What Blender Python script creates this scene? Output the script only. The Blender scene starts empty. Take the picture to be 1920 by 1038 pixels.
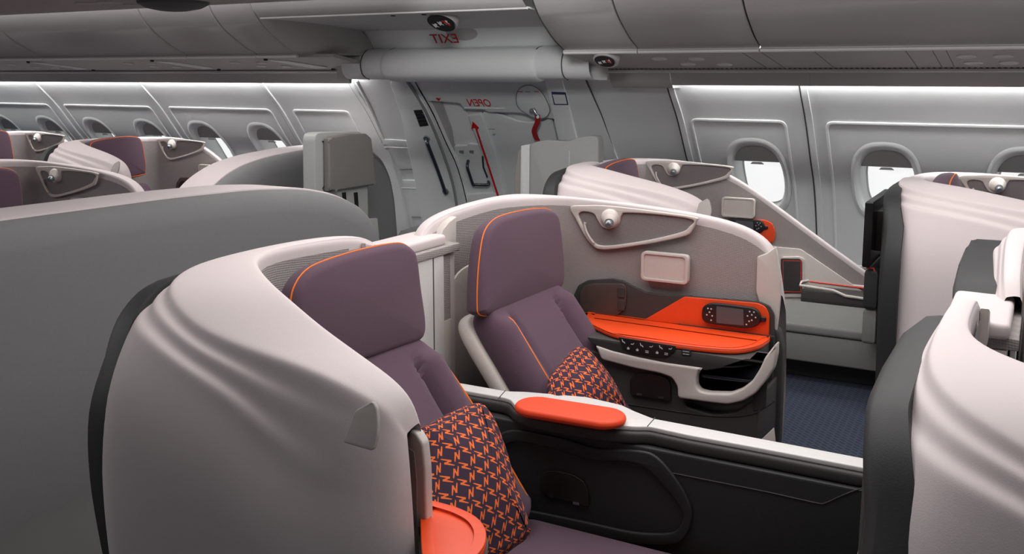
import bpy, bmesh, math, random
from mathutils import Vector
random.seed(7)
S = bpy.context.scene
COL = S.collection
PI = math.pi
# ------------------------------------------------------------------ camera model (1920x1038 frame)
F_PX, CX, CY, H = 1797.0, 960.0, 400.0, 1.62
TH = math.atan(259.5 / F_PX)
AZ = math.atan(3270 * math.cos(TH) / F_PX)
FW = Vector((-math.cos(AZ) * math.cos(TH), math.sin(AZ) * math.cos(TH), -math.sin(TH)))
RT = Vector((math.sin(AZ), math.cos(AZ), 0))
UP = RT.cross(FW)
EYE = Vector((0, 0, H))

def ray(x, y):
    return FW + RT * ((x - CX) / F_PX) - UP * ((y - CY) / F_PX)

cam_d = bpy.data.cameras.new('camera'); cam = bpy.data.objects.new('camera', cam_d); COL.objects.link(cam)
cam_d.sensor_width = 36; cam_d.lens = 36 * F_PX / 1920
cam_d.shift_x = 0.0; cam_d.shift_y = -(519 - CY) / 1920
cam_d.clip_start = 0.02
from mathutils import Matrix
cam.matrix_world = Matrix(((RT.x, UP.x, -FW.x, 0), (RT.y, UP.y, -FW.y, 0), (RT.z, UP.z, -FW.z, H), (0, 0, 0, 1)))
S.camera = cam

# ------------------------------------------------------------------ materials
M = {}
def srgb(r, g, b):
    f = lambda c: (c / 255 / 12.92) if c / 255 <= .04045 else ((c / 255 + .055) / 1.055) ** 2.4
    return (f(r), f(g), f(b), 1)

def mat(name, rgb, rough=.6, metal=0, noise=.04, nscale=60, bump=0, bscale=400, spec=.5, weave=None, sheen=0):
    m = bpy.data.materials.new(name); m.use_nodes = True
    nt = m.node_tree; N = nt.nodes; L = nt.links
    p = N['Principled BSDF']
    p.inputs['Roughness'].default_value = rough; p.inputs['Metallic'].default_value = metal
    p.inputs['Specular IOR Level'].default_value = spec
    if sheen:
        p.inputs['Sheen Weight'].default_value = sheen
    tc = N.new('ShaderNodeTexCoord')
    nz = N.new('ShaderNodeTexNoise'); nz.inputs['Scale'].default_value = nscale; nz.inputs['Detail'].default_value = 3
    L.new(tc.outputs['Object'], nz.inputs['Vector'])
    mx = N.new('ShaderNodeMix'); mx.data_type = 'RGBA'
    c = srgb(*rgb)
    mx.inputs[6].default_value = tuple(max(0, v * (1 - noise)) for v in c[:3]) + (1,)
    mx.inputs[7].default_value = tuple(min(1, v * (1 + noise)) for v in c[:3]) + (1,)
    L.new(nz.outputs['Fac'], mx.inputs[0])
    col = mx.outputs[2]
    hsrc = None
    if weave:
        k, amt = weave
        sp = N.new('ShaderNodeSeparateXYZ'); L.new(tc.outputs['Object'], sp.inputs[0])
        def mth(op, a, b=None):
            n = N.new('ShaderNodeMath'); n.operation = op
            for i, v in enumerate((a, b)):
                if v is None: continue
                if isinstance(v, (int, float)): n.inputs[i].default_value = v
                else: L.new(v, n.inputs[i])
            return n.outputs[0]
        xy = mth('ADD', sp.outputs[0], sp.outputs[1])
        a = mth('MULTIPLY', mth('ADD', xy, sp.outputs[2]), k)
        b = mth('MULTIPLY', mth('SUBTRACT', xy, sp.outputs[2]), k * .8)
        w = mth('MULTIPLY', mth('SINE', a), mth('SINE', b))
        w = mth('ADD', mth('MULTIPLY', w, .5), .5)
        m2 = N.new('ShaderNodeMix'); m2.data_type = 'RGBA'; m2.blend_type = 'MULTIPLY'; m2.inputs[0].default_value = 1
        cr = N.new('ShaderNodeMix'); cr.data_type = 'RGBA'
        cr.inputs[6].default_value = (1 - amt,) * 3 + (1,); cr.inputs[7].default_value = (1, 1, 1, 1)
        L.new(w, cr.inputs[0]); L.new(col, m2.inputs[6]); L.new(cr.outputs[2], m2.inputs[7])
        col = m2.outputs[2]; hsrc = w
    L.new(col, p.inputs['Base Color'])
    if bump:
        bp = N.new('ShaderNodeBump'); bp.inputs['Strength'].default_value = bump; bp.inputs['Distance'].default_value = .002
        if hsrc is None:
            n2 = N.new('ShaderNodeTexNoise'); n2.inputs['Scale'].default_value = bscale; n2.inputs['Detail'].default_value = 2
            L.new(tc.outputs['Object'], n2.inputs['Vector']); hsrc = n2.outputs['Fac']
        L.new(hsrc, bp.inputs['Height']); L.new(bp.outputs['Normal'], p.inputs['Normal'])
    M[name] = m
    return m

mat('shell_pink', (214, 203, 203), .62, bump=.12, bscale=500, noise=.02)
mat('shell_dark', (44, 45, 46), .6, bump=.15)
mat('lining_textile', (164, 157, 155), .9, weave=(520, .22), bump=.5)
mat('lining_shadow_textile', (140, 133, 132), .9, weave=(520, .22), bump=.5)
mat('cream_plastic', (208, 199, 193), .42)
mat('white_plastic', (214, 212, 210), .4)
mat('purple_fabric', (92, 70, 84), .95, bump=.35, bscale=700, sheen=.08)
mat('orange_piping', (240, 118, 28), .6)
mat('orange_plastic', (232, 74, 24), .42)
mat('orange_pad', (240, 72, 30), .6, bump=.1)
mat('charcoal', (60, 58, 57), .55, bump=.1)
mat('charcoal_dark', (44, 42, 42), .6)
mat('black_leather', (40, 40, 41), .55, bump=.2, bscale=300)
mat('brown_black', (34, 27, 25), .4)
mat('brown_panel', (76, 64, 60), .45)
mat('screen_black', (12, 12, 13), .2)
mat('remote_black', (30, 31, 33), .35)
mat('remote_screen', (84, 88, 92), .3)
mat('icon_white', (210, 210, 210), .6)
mat('wall_grey', (206, 208, 208), .55, bump=.08, noise=.02)
mat('wall_light', (216, 218, 218), .5)
mat('door_grey', (206, 208, 208), .5, bump=.06)
mat('reveal_grey', (120, 121, 122), .6)
mat('bin_grey', (160, 158, 157), .6, bump=.08, noise=.03)
mat('bin_trim', (206, 205, 204), .5)
mat('psu_grey', (164, 160, 158), .6)
mat('ceiling_grey', (185, 185, 185), .7)
mat('centre_pinkish', (150, 136, 132), .6)
mat('seam_dark', (74, 75, 76), .7)
mat('slot_black', (20, 20, 20), .7)
mat('partition_grey', (128, 128, 129), .9, bump=.3, bscale=600)
mat('partition_dark', (104, 102, 103), .9, bump=.3, bscale=600)
mat('taupe_vinyl', (126, 122, 118), .55, bump=.1)
mat('bench_grey', (122, 122, 118), .6, bump=.1)
mat('jump_light', (176, 178, 176), .5)
mat('bulk_grey', (132, 133, 131), .7)
mat('red', (190, 16, 18), .5)
mat('red_line', (226, 60, 34), .5)
mat('blue_ink', (50, 58, 92), .5)
mat('metal', (170, 172, 176), .25, metal=1)
mat('steel_dark', (80, 84, 92), .3, metal=.8)
mat('lens', (120, 126, 130), .15, metal=.3)
mat('strap_red', (150, 18, 18), .8)
mat('taupe_plaque', (150, 143, 140), .5)
mat('floor_base', (50, 48, 50), .8)

def emis(name, rgb, s):
    m = bpy.data.materials.new(name); m.use_nodes = True
    N = m.node_tree.nodes; p = N['Principled BSDF']
    p.inputs['Base Color'].default_value = (.8, .8, .8, 1)
    p.inputs['Emission Color'].default_value = rgb + (1,); p.inputs['Emission Strength'].default_value = s
    M[name] = m
emis('strip_light', (1, 1, 1), 36.0)
emis('ceiling_lamp', (1, .97, .95), 5.0)

def carpet():
    m = bpy.data.materials.new('carpet'); m.use_nodes = True
    nt = m.node_tree; N = nt.nodes; L = nt.links; p = N['Principled BSDF']
    tc = N.new('ShaderNodeTexCoord'); mp = N.new('ShaderNodeMapping'); mp.inputs['Rotation'].default_value = (0, 0, .75)
    L.new(tc.outputs['Object'], mp.inputs[0])
    br = N.new('ShaderNodeTexBrick'); br.inputs['Scale'].default_value = 11
    br.inputs['Color1'].default_value = srgb(38, 44, 60); br.inputs['Color2'].default_value = srgb(34, 40, 55)
    br.inputs['Mortar'].default_value = srgb(56, 65, 84); br.inputs['Mortar Size'].default_value = .035
    L.new(mp.outputs[0], br.inputs['Vector'])
    nz = N.new('ShaderNodeTexNoise'); nz.inputs['Scale'].default_value = 300
    bp = N.new('ShaderNodeBump'); bp.inputs['Strength'].default_value = .6; bp.inputs['Distance'].default_value = .004
    L.new(tc.outputs['Object'], nz.inputs['Vector']); L.new(nz.outputs['Fac'], bp.inputs['Height'])
    L.new(br.outputs['Color'], p.inputs['Base Color']); L.new(bp.outputs['Normal'], p.inputs['Normal'])
    p.inputs['Roughness'].default_value = .95
    M['carpet'] = m
carpet()

def pillow_mat():
    m = bpy.data.materials.new('pillow_print'); m.use_nodes = True
    nt = m.node_tree; N = nt.nodes; L = nt.links; p = N['Principled BSDF']
    def mth(op, a, b=None, c=None):
        n = N.new('ShaderNodeMath'); n.operation = op
        for i, v in enumerate((a, b, c)):
            if v is None: continue
            if isinstance(v, (int, float)): n.inputs[i].default_value = v
            else: L.new(v, n.inputs[i])
        return n.outputs[0]
    uv = N.new('ShaderNodeUVMap'); sp = N.new('ShaderNodeSeparateXYZ'); L.new(uv.outputs[0], sp.inputs[0])
    K = 1 / .032
    c, s = math.cos(.12), math.sin(.12)
    u = mth('MULTIPLY', mth('ADD', mth('MULTIPLY', sp.outputs[0], c), mth('MULTIPLY', sp.outputs[1], s)), K)
    v = mth('MULTIPLY', mth('SUBTRACT', mth('MULTIPLY', sp.outputs[1], c), mth('MULTIPLY', sp.outputs[0], s)), K)
    fu, fv = mth('FLOOR', u), mth('FLOOR', v)
    x = mth('SUBTRACT', mth('SUBTRACT', u, fu), .5); y = mth('SUBTRACT', mth('SUBTRACT', v, fv), .5)
    par = mth('ABSOLUTE', mth('MODULO', mth('ADD', fu, fv), 2))
    # odd cells are turned a quarter
    inv = mth('SUBTRACT', 1, par)
    xr = mth('ADD', mth('MULTIPLY', x, inv), mth('MULTIPLY', y, par))
    yr = mth('ADD', mth('MULTIPLY', y, inv), mth('MULTIPLY', mth('MULTIPLY', x, -1), par))
    # a bolt lying along the cell diagonal: two parallel strokes joined by a slash
    l = mth('MULTIPLY', mth('ADD', xr, yr), .7071); m_ = mth('MULTIPLY', mth('SUBTRACT', yr, xr), .7071)
    q = mth('ABSOLUTE', m_); r_ = mth('MULTIPLY', l, mth('SIGN', m_))
    wd = mth('ADD', .074, mth('MULTIPLY', r_, .06))
    up = mth('MULTIPLY', mth('LESS_THAN', mth('ABSOLUTE', mth('SUBTRACT', q, .15)), wd), mth('LESS_THAN', mth('ABSOLUTE', mth('ADD', r_, .15)), .42))
    dg = mth('MULTIPLY', mth('LESS_THAN', mth('ABSOLUTE', mth('SUBTRACT', mth('MULTIPLY', m_, .83), mth('MULTIPLY', l, .56))), .06), mth('LESS_THAN', mth('ABSOLUTE', l), .27))
    dg = mth('MULTIPLY', dg, mth('LESS_THAN', q, .2))
    ms = mth('MAXIMUM', up, dg)
    mx = N.new('ShaderNodeMix'); mx.data_type = 'RGBA'
    mx.inputs[6].default_value = srgb(54, 34, 54); mx.inputs[7].default_value = srgb(240, 112, 48)
    L.new(ms, mx.inputs[0]); L.new(mx.outputs[2], p.inputs['Base Color'])
    p.inputs['Roughness'].default_value = .9
    tc = N.new('ShaderNodeTexCoord'); nz = N.new('ShaderNodeTexNoise'); nz.inputs['Scale'].default_value = 500
    bp = N.new('ShaderNodeBump'); bp.inputs['Strength'].default_value = .3; bp.inputs['Distance'].default_value = .002
    L.new(tc.outputs['Object'], nz.inputs['Vector']); L.new(nz.outputs['Fac'], bp.inputs['Height']); L.new(bp.outputs['Normal'], p.inputs['Normal'])
    M['pillow_print'] = m
pillow_mat()

def glass():
    m = bpy.data.materials.new('window_glass'); m.use_nodes = True
    nt = m.node_tree; N = nt.nodes; L = nt.links
    for n in list(N):
        if n.type != 'OUTPUT_MATERIAL': N.remove(n)
    out = [n for n in N if n.type == 'OUTPUT_MATERIAL'][0]
    tr = N.new('ShaderNodeBsdfTransparent'); gl = N.new('ShaderNodeBsdfGlossy'); gl.inputs['Roughness'].default_value = .02
    mx = N.new('ShaderNodeMixShader'); mx.inputs[0].default_value = .04
    L.new(tr.outputs[0], mx.inputs[1]); L.new(gl.outputs[0], mx.inputs[2]); L.new(mx.outputs[0], out.inputs[0])
    M['window_glass'] = m
glass()

# ------------------------------------------------------------------ object helpers
BASE = {}
def root_of(o):
    while o.parent: o = o.parent
    return o

def thing(name, label, cat, loc, group=None, kind=None):
    o = bpy.data.objects.new(name, None); COL.objects.link(o); o.location = loc
    o.empty_display_size = .05
    tag(o, label, cat, group, kind)
    return o

def tag(o, label=None, cat=None, group=None, kind=None):
    if label: o['label'] = label
    if cat: o['category'] = cat
    if group: o['group'] = group
    if kind: o['kind'] = kind
    return o

def link(name, me, m, parent=None, label=None, angle=.55, smooth=True, kind=None):
    """me holds WORLD coordinates; moved into the thing's own frame."""
    if parent is not None:
        b = root_of(parent).location
        me.transform(Matrix.Translation(-Vector(b)))
        if parent.parent: pass
    o = bpy.data.objects.new(name, me); COL.objects.link(o)
    me.materials.clear(); me.materials.append(M[m] if isinstance(m, str) else m)
    if parent is not None: o.parent = parent
    if smooth:
        me.shade_smooth()
        try: me.set_sharp_from_angle(angle=angle)
        except Exception: pass
    if label: o['label'] = label
    if kind: o['kind'] = kind
    if parent is None:
        c = sum((v.co for v in me.vertices), Vector()) / max(1, len(me.vertices))
        zmin = min(v.co.z for v in me.vertices)
        c.z = zmin
        me.transform(Matrix.Translation(-c)); o.location = c
    return o

def bm_mesh(bm, name):
    bmesh.ops.recalc_face_normals(bm, faces=bm.faces)
    me = bpy.data.meshes.new(name); bm.to_mesh(me); bm.free(); return me

def dup(root, off, label=None, group=None, skip=()):
    r = root.copy(); COL.objects.link(r); r.location = root.location + Vector(off)
    if label: r['label'] = label
    if group: r['group'] = group
    for ch in list(root.children):
        if ch.name.split('.')[0] in skip: continue
        c = ch.copy(); COL.objects.link(c); c.parent = r
        for g in list(ch.children):
            d = g.copy(); COL.objects.link(d); d.parent = c
    return r

class Frame:
    """plane with origin O, in-plane axes u, v and normal n (towards the cabin)."""
    def __init__(s, O, u, v, n, off=(0, 0, 0)):
        s.O, s.u, s.v, s.n = Vector(O), Vector(u).normalized(), Vector(v).normalized(), Vector(n).normalized()
        s.off = Vector(off)
    def at(s, x, y):
        d = ray(x, y); t = (s.O - EYE).dot(s.n) / d.dot(s.n); P = EYE + d * t - s.O
        return (P.dot(s.u), P.dot(s.v))
    def pts(s, L): return [s.at(*p) for p in L]
    def map(s, a, b, w): return s.O + s.u * a + s.v * b + s.n * w + s.off
def FY(Y, off=(0, 0, 0)): return Frame((0, Y, 0), (1, 0, 0), (0, 0, 1), (0, -1, 0), off)
def FX(X, off=(0, 0, 0)): return Frame((X, 0, 0), (0, 1, 0), (0, 0, 1), (1, 0, 0), off)
def FZ(Z, off=(0, 0, 0)): return Frame((0, 0, Z), (1, 0, 0), (0, 1, 0), (0, 0, 1), off)

def fillet(P, r, n=4):
    out = []; k = len(P)
    for i in range(k):
        p0, p1, p2 = Vector(P[i - 1]), Vector(P[i]), Vector(P[(i + 1) % k])
        a, b = p0 - p1, p2 - p1
        rr = min(r, a.length * .48, b.length * .48)
        if rr < 1e-5 or a.length < 1e-6 or b.length < 1e-6: out.append(tuple(p1)); continue
        A, B = p1 + a.normalized() * rr, p1 + b.normalized() * rr
        for j in range(n + 1):
            t = j / n; q = A * (1 - t) ** 2 + p1 * 2 * t * (1 - t) + B * t * t
            out.append(tuple(q))
    return out

def inset_poly(P, d):
    P = [Vector(p) for p in P]; k = len(P); ar = sum(P[i].x * P[(i + 1) % k].y - P[(i + 1) % k].x * P[i].y for i in range(k)); s = 1 if ar > 0 else -1; out = []
    for i in range(k):
        e = (P[(i + 1) % k] - P[i - 1]).normalized(); out.append(tuple(P[i] - Vector((e.y, -e.x)) * s * d))
    return out
def crom(P, n=5, closed=True):
    P = [Vector(p) for p in P]; out = []; k = len(P)
    rng = range(k) if closed else range(k - 1)
    for i in rng:
        if closed: a, b, c, d = P[i - 1], P[i], P[(i + 1) % k], P[(i + 2) % k]
        else: a, b, c, d = P[max(0, i - 1)], P[i], P[i + 1], P[min(k - 1, i + 2)]
        for j in range(n):
            t = j / n
            out.append(tuple(.5 * ((2 * b) + (c - a) * t + (2 * a - 5 * b + 4 * c - d) * t * t + (3 * b - a - 3 * c + d) * t ** 3)))
    if not closed: out.append(tuple(P[-1]))
    return out

def plate_mesh(loops, t, bev=0, mapf=None, cuts=None, res=2):
    cu = bpy.data.curves.new('tmp', 'CURVE'); cu.dimensions = '2D'; cu.fill_mode = 'BOTH'
    bev = min(bev, t * .49)
    cu.extrude = t / 2 - bev; cu.bevel_depth = bev; cu.bevel_resolution = res
    if bev: cu.offset = -bev
    for L in loops:
        sp = cu.splines.new('POLY'); sp.points.add(len(L) - 1)
        for i, p in enumerate(L): sp.points[i].co = (p[0], p[1], 0, 1)
        sp.use_cyclic_u = True
    o = bpy.data.objects.new('tmp', cu); COL.objects.link(o)
    dg = bpy.context.evaluated_depsgraph_get()
    me = bpy.data.meshes.new_from_object(o.evaluated_get(dg))
    bpy.data.objects.remove(o); bpy.data.curves.remove(cu)
    bm = bmesh.new(); bm.from_mesh(me); bpy.data.meshes.remove(me)
    bmesh.ops.remove_doubles(bm, verts=bm.verts, dist=1e-5)
    if cuts:
        for ax, vals in cuts:
            for v in vals:
                co = [0, 0, 0]; co[ax] = v; no = [0, 0, 0]; no[ax] = 1
                bmesh.ops.bisect_plane(bm, geom=bm.verts[:] + bm.edges[:] + bm.faces[:], plane_co=co, plane_no=no)
    for v in bm.verts:
        a, b, w = v.co; v.co = mapf(a, b, w + t / 2)
    return bm_mesh(bm, 'plate')

def plate(name, fr, loops, t, m, parent=None, bev=0, w0=0, label=None, r=0, smooth=False, mapf=None, cuts=None, angle=.55, kind=None):
    """loops in frame coordinates; occupies w0 .. w0+t above the frame's plane."""
    LL = []
    for L in loops:
        if r: L = fillet(L, r)
        if smooth: L = crom(L)
        LL.append(L)
    mf = mapf or (lambda a, b, w: fr.map(a, b, w + w0))
    return link(name, plate_mesh(LL, t, bev, mf, cuts), m, parent, label, angle, kind=kind)

def box(name, x0, x1, y0, y1, z0, z1, m, parent=None, bev=.004, label=None, kind=None, off=(0, 0, 0), r=0):
    fr = Frame((0, 0, z0), (1, 0, 0), (0, 1, 0), (0, 0, 1), off)
    return plate(name, fr, [[(x0, y0), (x1, y0), (x1, y1), (x0, y1)]], z1 - z0, m, parent, bev, label=label, kind=kind, r=r)

def tube(name, P, r, m, parent=None, n=8, closed=False, label=None, smooth=False, caps=True, kind=None):
    P = [Vector(p) for p in P]
    if smooth: P = [Vector(p) for p in crom(P, 5, closed)]
    bm = bmesh.new(); rings = []; k = len(P)
    rr = r if isinstance(r, (list, tuple)) else [r] * k
    prev = None
    for i in range(k):
        a = P[i - 1] if (i > 0 or closed) else P[i]; b = P[(i + 1) % k] if (i < k - 1 or closed) else P[i]
        t = (b - a).normalized()
        if prev is None:
            up = Vector((0, 0, 1)) if abs(t.z) < .9 else Vector((1, 0, 0))
            s = t.cross(up).normalized()
        else:
            s = (prev - t * prev.dot(t)).normalized()
        prev = s; q = t.cross(s)
        rings.append([bm.verts.new(P[i] + (s * math.cos(2 * PI * j / n) + q * math.sin(2 * PI * j / n)) * rr[i]) for j in range(n)])
    for i in range(k if closed else k - 1):
        A, B = rings[i], rings[(i + 1) % k]
        for j in range(n): bm.faces.new((A[j], A[(j + 1) % n], B[(j + 1) % n], B[j]))
    if not closed and caps:
        bm.faces.new(rings[0]); bm.faces.new(rings[-1][::-1])
    return link(name, bm_mesh(bm, name), m, parent, label, angle=.9, kind=kind)

def loft_bm(rows, closed_u=False, capends=False):
    bm = bmesh.new(); V = [[bm.verts.new(p) for p in r] for r in rows]
    n = len(rows[0])
    for i in range(len(rows) - 1):
        for j in range(n if closed_u else n - 1):
            q = (V[i][j], V[i][(j + 1) % n], V[i + 1][(j + 1) % n], V[i + 1][j])
            try: bm.faces.new(q)
            except ValueError: pass
    if capends:
        bm.faces.new(V[0]); bm.faces.new(V[-1][::-1])
    return bm

def subsurf(me, lv=2):
    o = bpy.data.objects.new('tmp', me); COL.objects.link(o)
    md = o.modifiers.new('s', 'SUBSURF'); md.levels = lv; md.render_levels = lv; md.boundary_smooth = 'PRESERVE_CORNERS'
    dg = bpy.context.evaluated_depsgraph_get()
    r = bpy.data.meshes.new_from_object(o.evaluated_get(dg)); bpy.data.objects.remove(o)
    return r

def loft(name, rows, m, parent=None, sub=0, closed_u=False, capends=False, label=None, angle=.8, kind=None):
    me = bm_mesh(loft_bm(rows, closed_u, capends), name)
    if sub: me = subsurf(me, sub)
    return link(name, me, m, parent, label, angle, kind=kind)

def pad(name, fr, outline, t, m, parent=None, e=.03, dome=.01, w0=0, back_dome=0, label=None, nrm=True, wmod=None):
    """soft upholstered slab: rounded edge, domed front; UVs in metres."""
    P = [Vector(p) for p in outline]; k = len(P)
    area = sum(P[i].x * P[(i + 1) % k].y - P[(i + 1) % k].x * P[i].y for i in range(k))
    if area < 0: P.reverse()
    c = sum(P, Vector((0, 0))) / k
    nn = []
    for i in range(k):
        d = (P[(i + 1) % k] - P[i - 1]).normalized(); nn.append(Vector((d.y, -d.x)))
    rings = []
    def ring(inset, w): rings.append([(P[i] - nn[i] * inset, w, P[i] - nn[i] * inset + nn[i] * max(0, t - w) * (1 if inset < e * .999 or w < t * .9 else 0)) for i in range(k)])
    def sring(sc, w, ins):
        rings.append([(c + (P[i] - nn[i] * ins - c) * sc, w, c + (P[i] - nn[i] * ins - c) * sc) for i in range(k)])
    for sc in (.01, .35, .7): sring(sc, -back_dome * (1 - sc * sc), e)
    for j in range(5):
        a = PI / 2 * j / 4; ring(e * (1 - math.sin(a)), t * .5 * (1 - math.cos(a)) if t * .5 < e * 2 else e * (1 - math.cos(a)))
    h = min(t * .5, e * 1.4)
    rings[3:] = []
    for j in range(6):
        a = PI / 2 * j / 5; ring(e * (1 - math.sin(a)), h * (1 - math.cos(a)))
    for j in range(6):
        a = PI / 2 * j / 5; ring(e * (1 - math.cos(a)), t - h * (1 - math.sin(a)))
    for sc in (.95, .9, .84, .78, .72, .66, .6, .54, .48, .4, .3, .15, .01): sring(sc, t + dome * (1 - sc ** 2.2), e)
    bm = bmesh.new(); uvl = bm.loops.layers.uv.new('UVMap'); V = []; U = {}
    for R in rings:
        row = []
        for q, w, uq in R:
            if wmod: w = w + wmod(q.x, q.y, w)
            v = bm.verts.new(fr.map(q.x, q.y, w + w0)); U[v] = (uq.x, uq.y); row.append(v)
        V.append(row)
    for i in range(len(V) - 1):
        for j in range(k): bm.faces.new((V[i][j], V[i][(j + 1) % k], V[i + 1][(j + 1) % k], V[i + 1][j]))
    bm.faces.new(V[0][::-1]); bm.faces.new(V[-1])
    for f in bm.faces:
        for l in f.loops: l[uvl].uv = U[l.vert]
    return link(name, bm_mesh(bm, name), m, parent, label, angle=1.2)

def disc(name, fr, a, b, prof, m, parent=None, n=24, label=None, sx=1.0, rot=0):
    """lathe around the frame normal at (a,b): prof = [(r,w)...]"""
    rows = []
    for r, w in prof:
        row = []
        for j in range(n):
            x, y = r * sx * math.cos(2 * PI * j / n), r * math.sin(2 * PI * j / n)
            row.append(fr.map(a + x * math.cos(rot) - y * math.sin(rot), b + x * math.sin(rot) + y * math.cos(rot), w))
        rows.append(row)
    return loft(name, rows, m, parent, closed_u=True, capends=True, label=label, angle=.6)

def text(name, body, size, fr, a, b, m, parent, mirror=False, rot=0, thick=.001, w0=.001, mapf=None, label=None):
    cu = bpy.data.curves.new('t', 'FONT'); cu.body = body; cu.size = size; cu.align_x = 'CENTER'; cu.align_y = 'CENTER'; cu.extrude = thick
    o = bpy.data.objects.new('t', cu); COL.objects.link(o)
    dg = bpy.context.evaluated_depsgraph_get(); me = bpy.data.meshes.new_from_object(o.evaluated_get(dg))
    bpy.data.objects.remove(o); bpy.data.curves.remove(cu)
    mf = mapf or fr.map
    for v in me.vertices:
        x, y, w = v.co
        if mirror: x = -x
        x, y = x * math.cos(rot) - y * math.sin(rot), x * math.sin(rot) + y * math.cos(rot)
        v.co = mf(a + x, b + y, w + w0)
    return link(name, me, m, parent, label, smooth=False)

# ------------------------------------------------------------------ cabin cross-section
PROF = [(5.74, 1.66), (5.80, 1.555), (6.0, 1.35), (6.2, 1.09), (6.33, .93), (6.44, .72), (6.53, .47), (6.585, .2), (6.6, 0)]
def wy(z):
    if z >= PROF[0][1]: return PROF[0][0]
    # smooth interpolation
    for i in range(len(PROF) - 1):
        y0, z0 = PROF[i]; y1, z1 = PROF[i + 1]
        if z1 <= z <= z0:
            ym, zm = PROF[max(0, i - 1)]; yp, zp = PROF[min(len(PROF) - 1, i + 2)]
            m0 = (y1 - ym) / (z1 - zm) if i else (y1 - y0) / (z1 - z0)
            m1 = (yp - y0) / (zp - z0)
            h = z1 - z0; t = (z - z0) / h
            return (2 * t ** 3 - 3 * t * t + 1) * y0 + (t ** 3 - 2 * t * t + t) * h * m0 + (-2 * t ** 3 + 3 * t * t) * y1 + (t ** 3 - t * t) * h * m1
    return PROF[-1][0]
def wn(z):
    d = .01; s = (wy(z + d) - wy(z - d)) / (2 * d)
    return Vector((0, -1, s)).normalized()
def wmap(x, z, w):
    n = wn(z); return Vector((x, wy(z), z)) + n * w
def atw(px, py, off=0):
    d = ray(px, py); lo, hi = 3.0, 30.0
    g = lambda t: (EYE + d * t).y - (wy((EYE + d * t).z) - off)
    for _ in range(50):
        mid = (lo + hi) / 2
        if g(mid) > 0: hi = mid
        else: lo = mid
    P = EYE + d * lo
    return (P.x, P.z)
WCUT = [(1, [i * .06 for i in range(1, 28)])]
def dens(L, d=22):
    out = []
    for i in range(len(L)):
        a, b = Vector(L[i]), Vector(L[(i + 1) % len(L)]); n = max(1, int((b - a).length / d))
        for j in range(n): out.append(tuple(a.lerp(b, j / n)))
    return out
def wplate(name, loops, t, m, parent=None, w0=0, r=0, smooth=False, bev=0, px=True, off=0, label=None, kind=None):
    LL = [[atw(*p, off) for p in dens(L)] if px else L for L in loops]
    return plate(name, None, LL, t, m, parent, bev, label=label, r=r, smooth=smooth, mapf=lambda a, b, w: wmap(a, b, w + w0), cuts=WCUT, kind=kind)

X0, X1 = -13.0, 1.6
YN = -1.2
# floor, ceiling, end walls, near wall
def quad(name, P, m, kind='structure', t=None):
    bm = bmesh.new(); bm.faces.new([bm.verts.new(p) for p in P]); return link(name, bm_mesh(bm, name), m, smooth=False, kind=kind)
box('floor', X0, X1, YN, 6.75, -.06, 0, 'carpet', kind='structure', bev=0)
box('wall_back', X0 - .05, X0, YN, 6.75, 0, 2.5, 'wall_grey', kind='structure', bev=0)
box('wall_front', X1, X1 + .05, YN, 6.75, 0, 2.5, 'wall_grey', kind='structure', bev=0)
loft('wall_left', [[(x, 5.4 - wy(z) if False else -1.2 + (6.6 - wy(z)), z) for z in [i * .12 for i in range(0, 21)]] for x in (X0, X1)], 'wall_grey', kind='structure')

# ceiling over the aisles
box('ceiling', X0, X1, YN, 6.75, 2.42, 2.46, 'ceiling_grey', kind='structure', bev=0)

# ---- right wall with window openings
PW = 1.434
SEAMS = [-12.706, -11.272, -9.838, -8.404, -6.969, -5.535, -4.63]
WIN = []
for i in range(5):
    c = (SEAMS[i] + SEAMS[i + 1]) / 2 + .02
    WIN += [c - .36, c + .36]
WINR = [-1.64, -.84, -.08, .66]
WINC = .95
def superel(cx, cz, a, b, n=36, e=2.6):
    out = []
    for j in range(n):
        t = 2 * PI * j / n; c, s = math.cos(t), math.sin(t)
        out.append((cx + a * math.copysign(abs(c) ** (2 / e), c), cz + b * math.copysign(abs(s) ** (2 / e), s)))
    return out
WA, WB = .175, .235
DX0, DX1 = -4.02, -2.73       # door opening limits
def wall_part(name, x0, x1, wins):
    loops = [[(x0, 0), (x1, 0), (x1, 2.42), (x0, 2.42)]]
    for c in wins: loops.append(superel(c, WINC, WA, WB)[::-1])
    return plate(name, None, loops, .012, 'wall_grey', None, mapf=lambda a, b, w: wmap(a, b, w - .012), cuts=WCUT, kind='structure')
wall_part('wall_right', X0, -4.63, WIN)
wall_part('wall_right', -2.30, X1, WINR)
wall_part('wall_right', -4.63, DX0, [])
wall_part('wall_right', DX1, -2.30, [])

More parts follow.
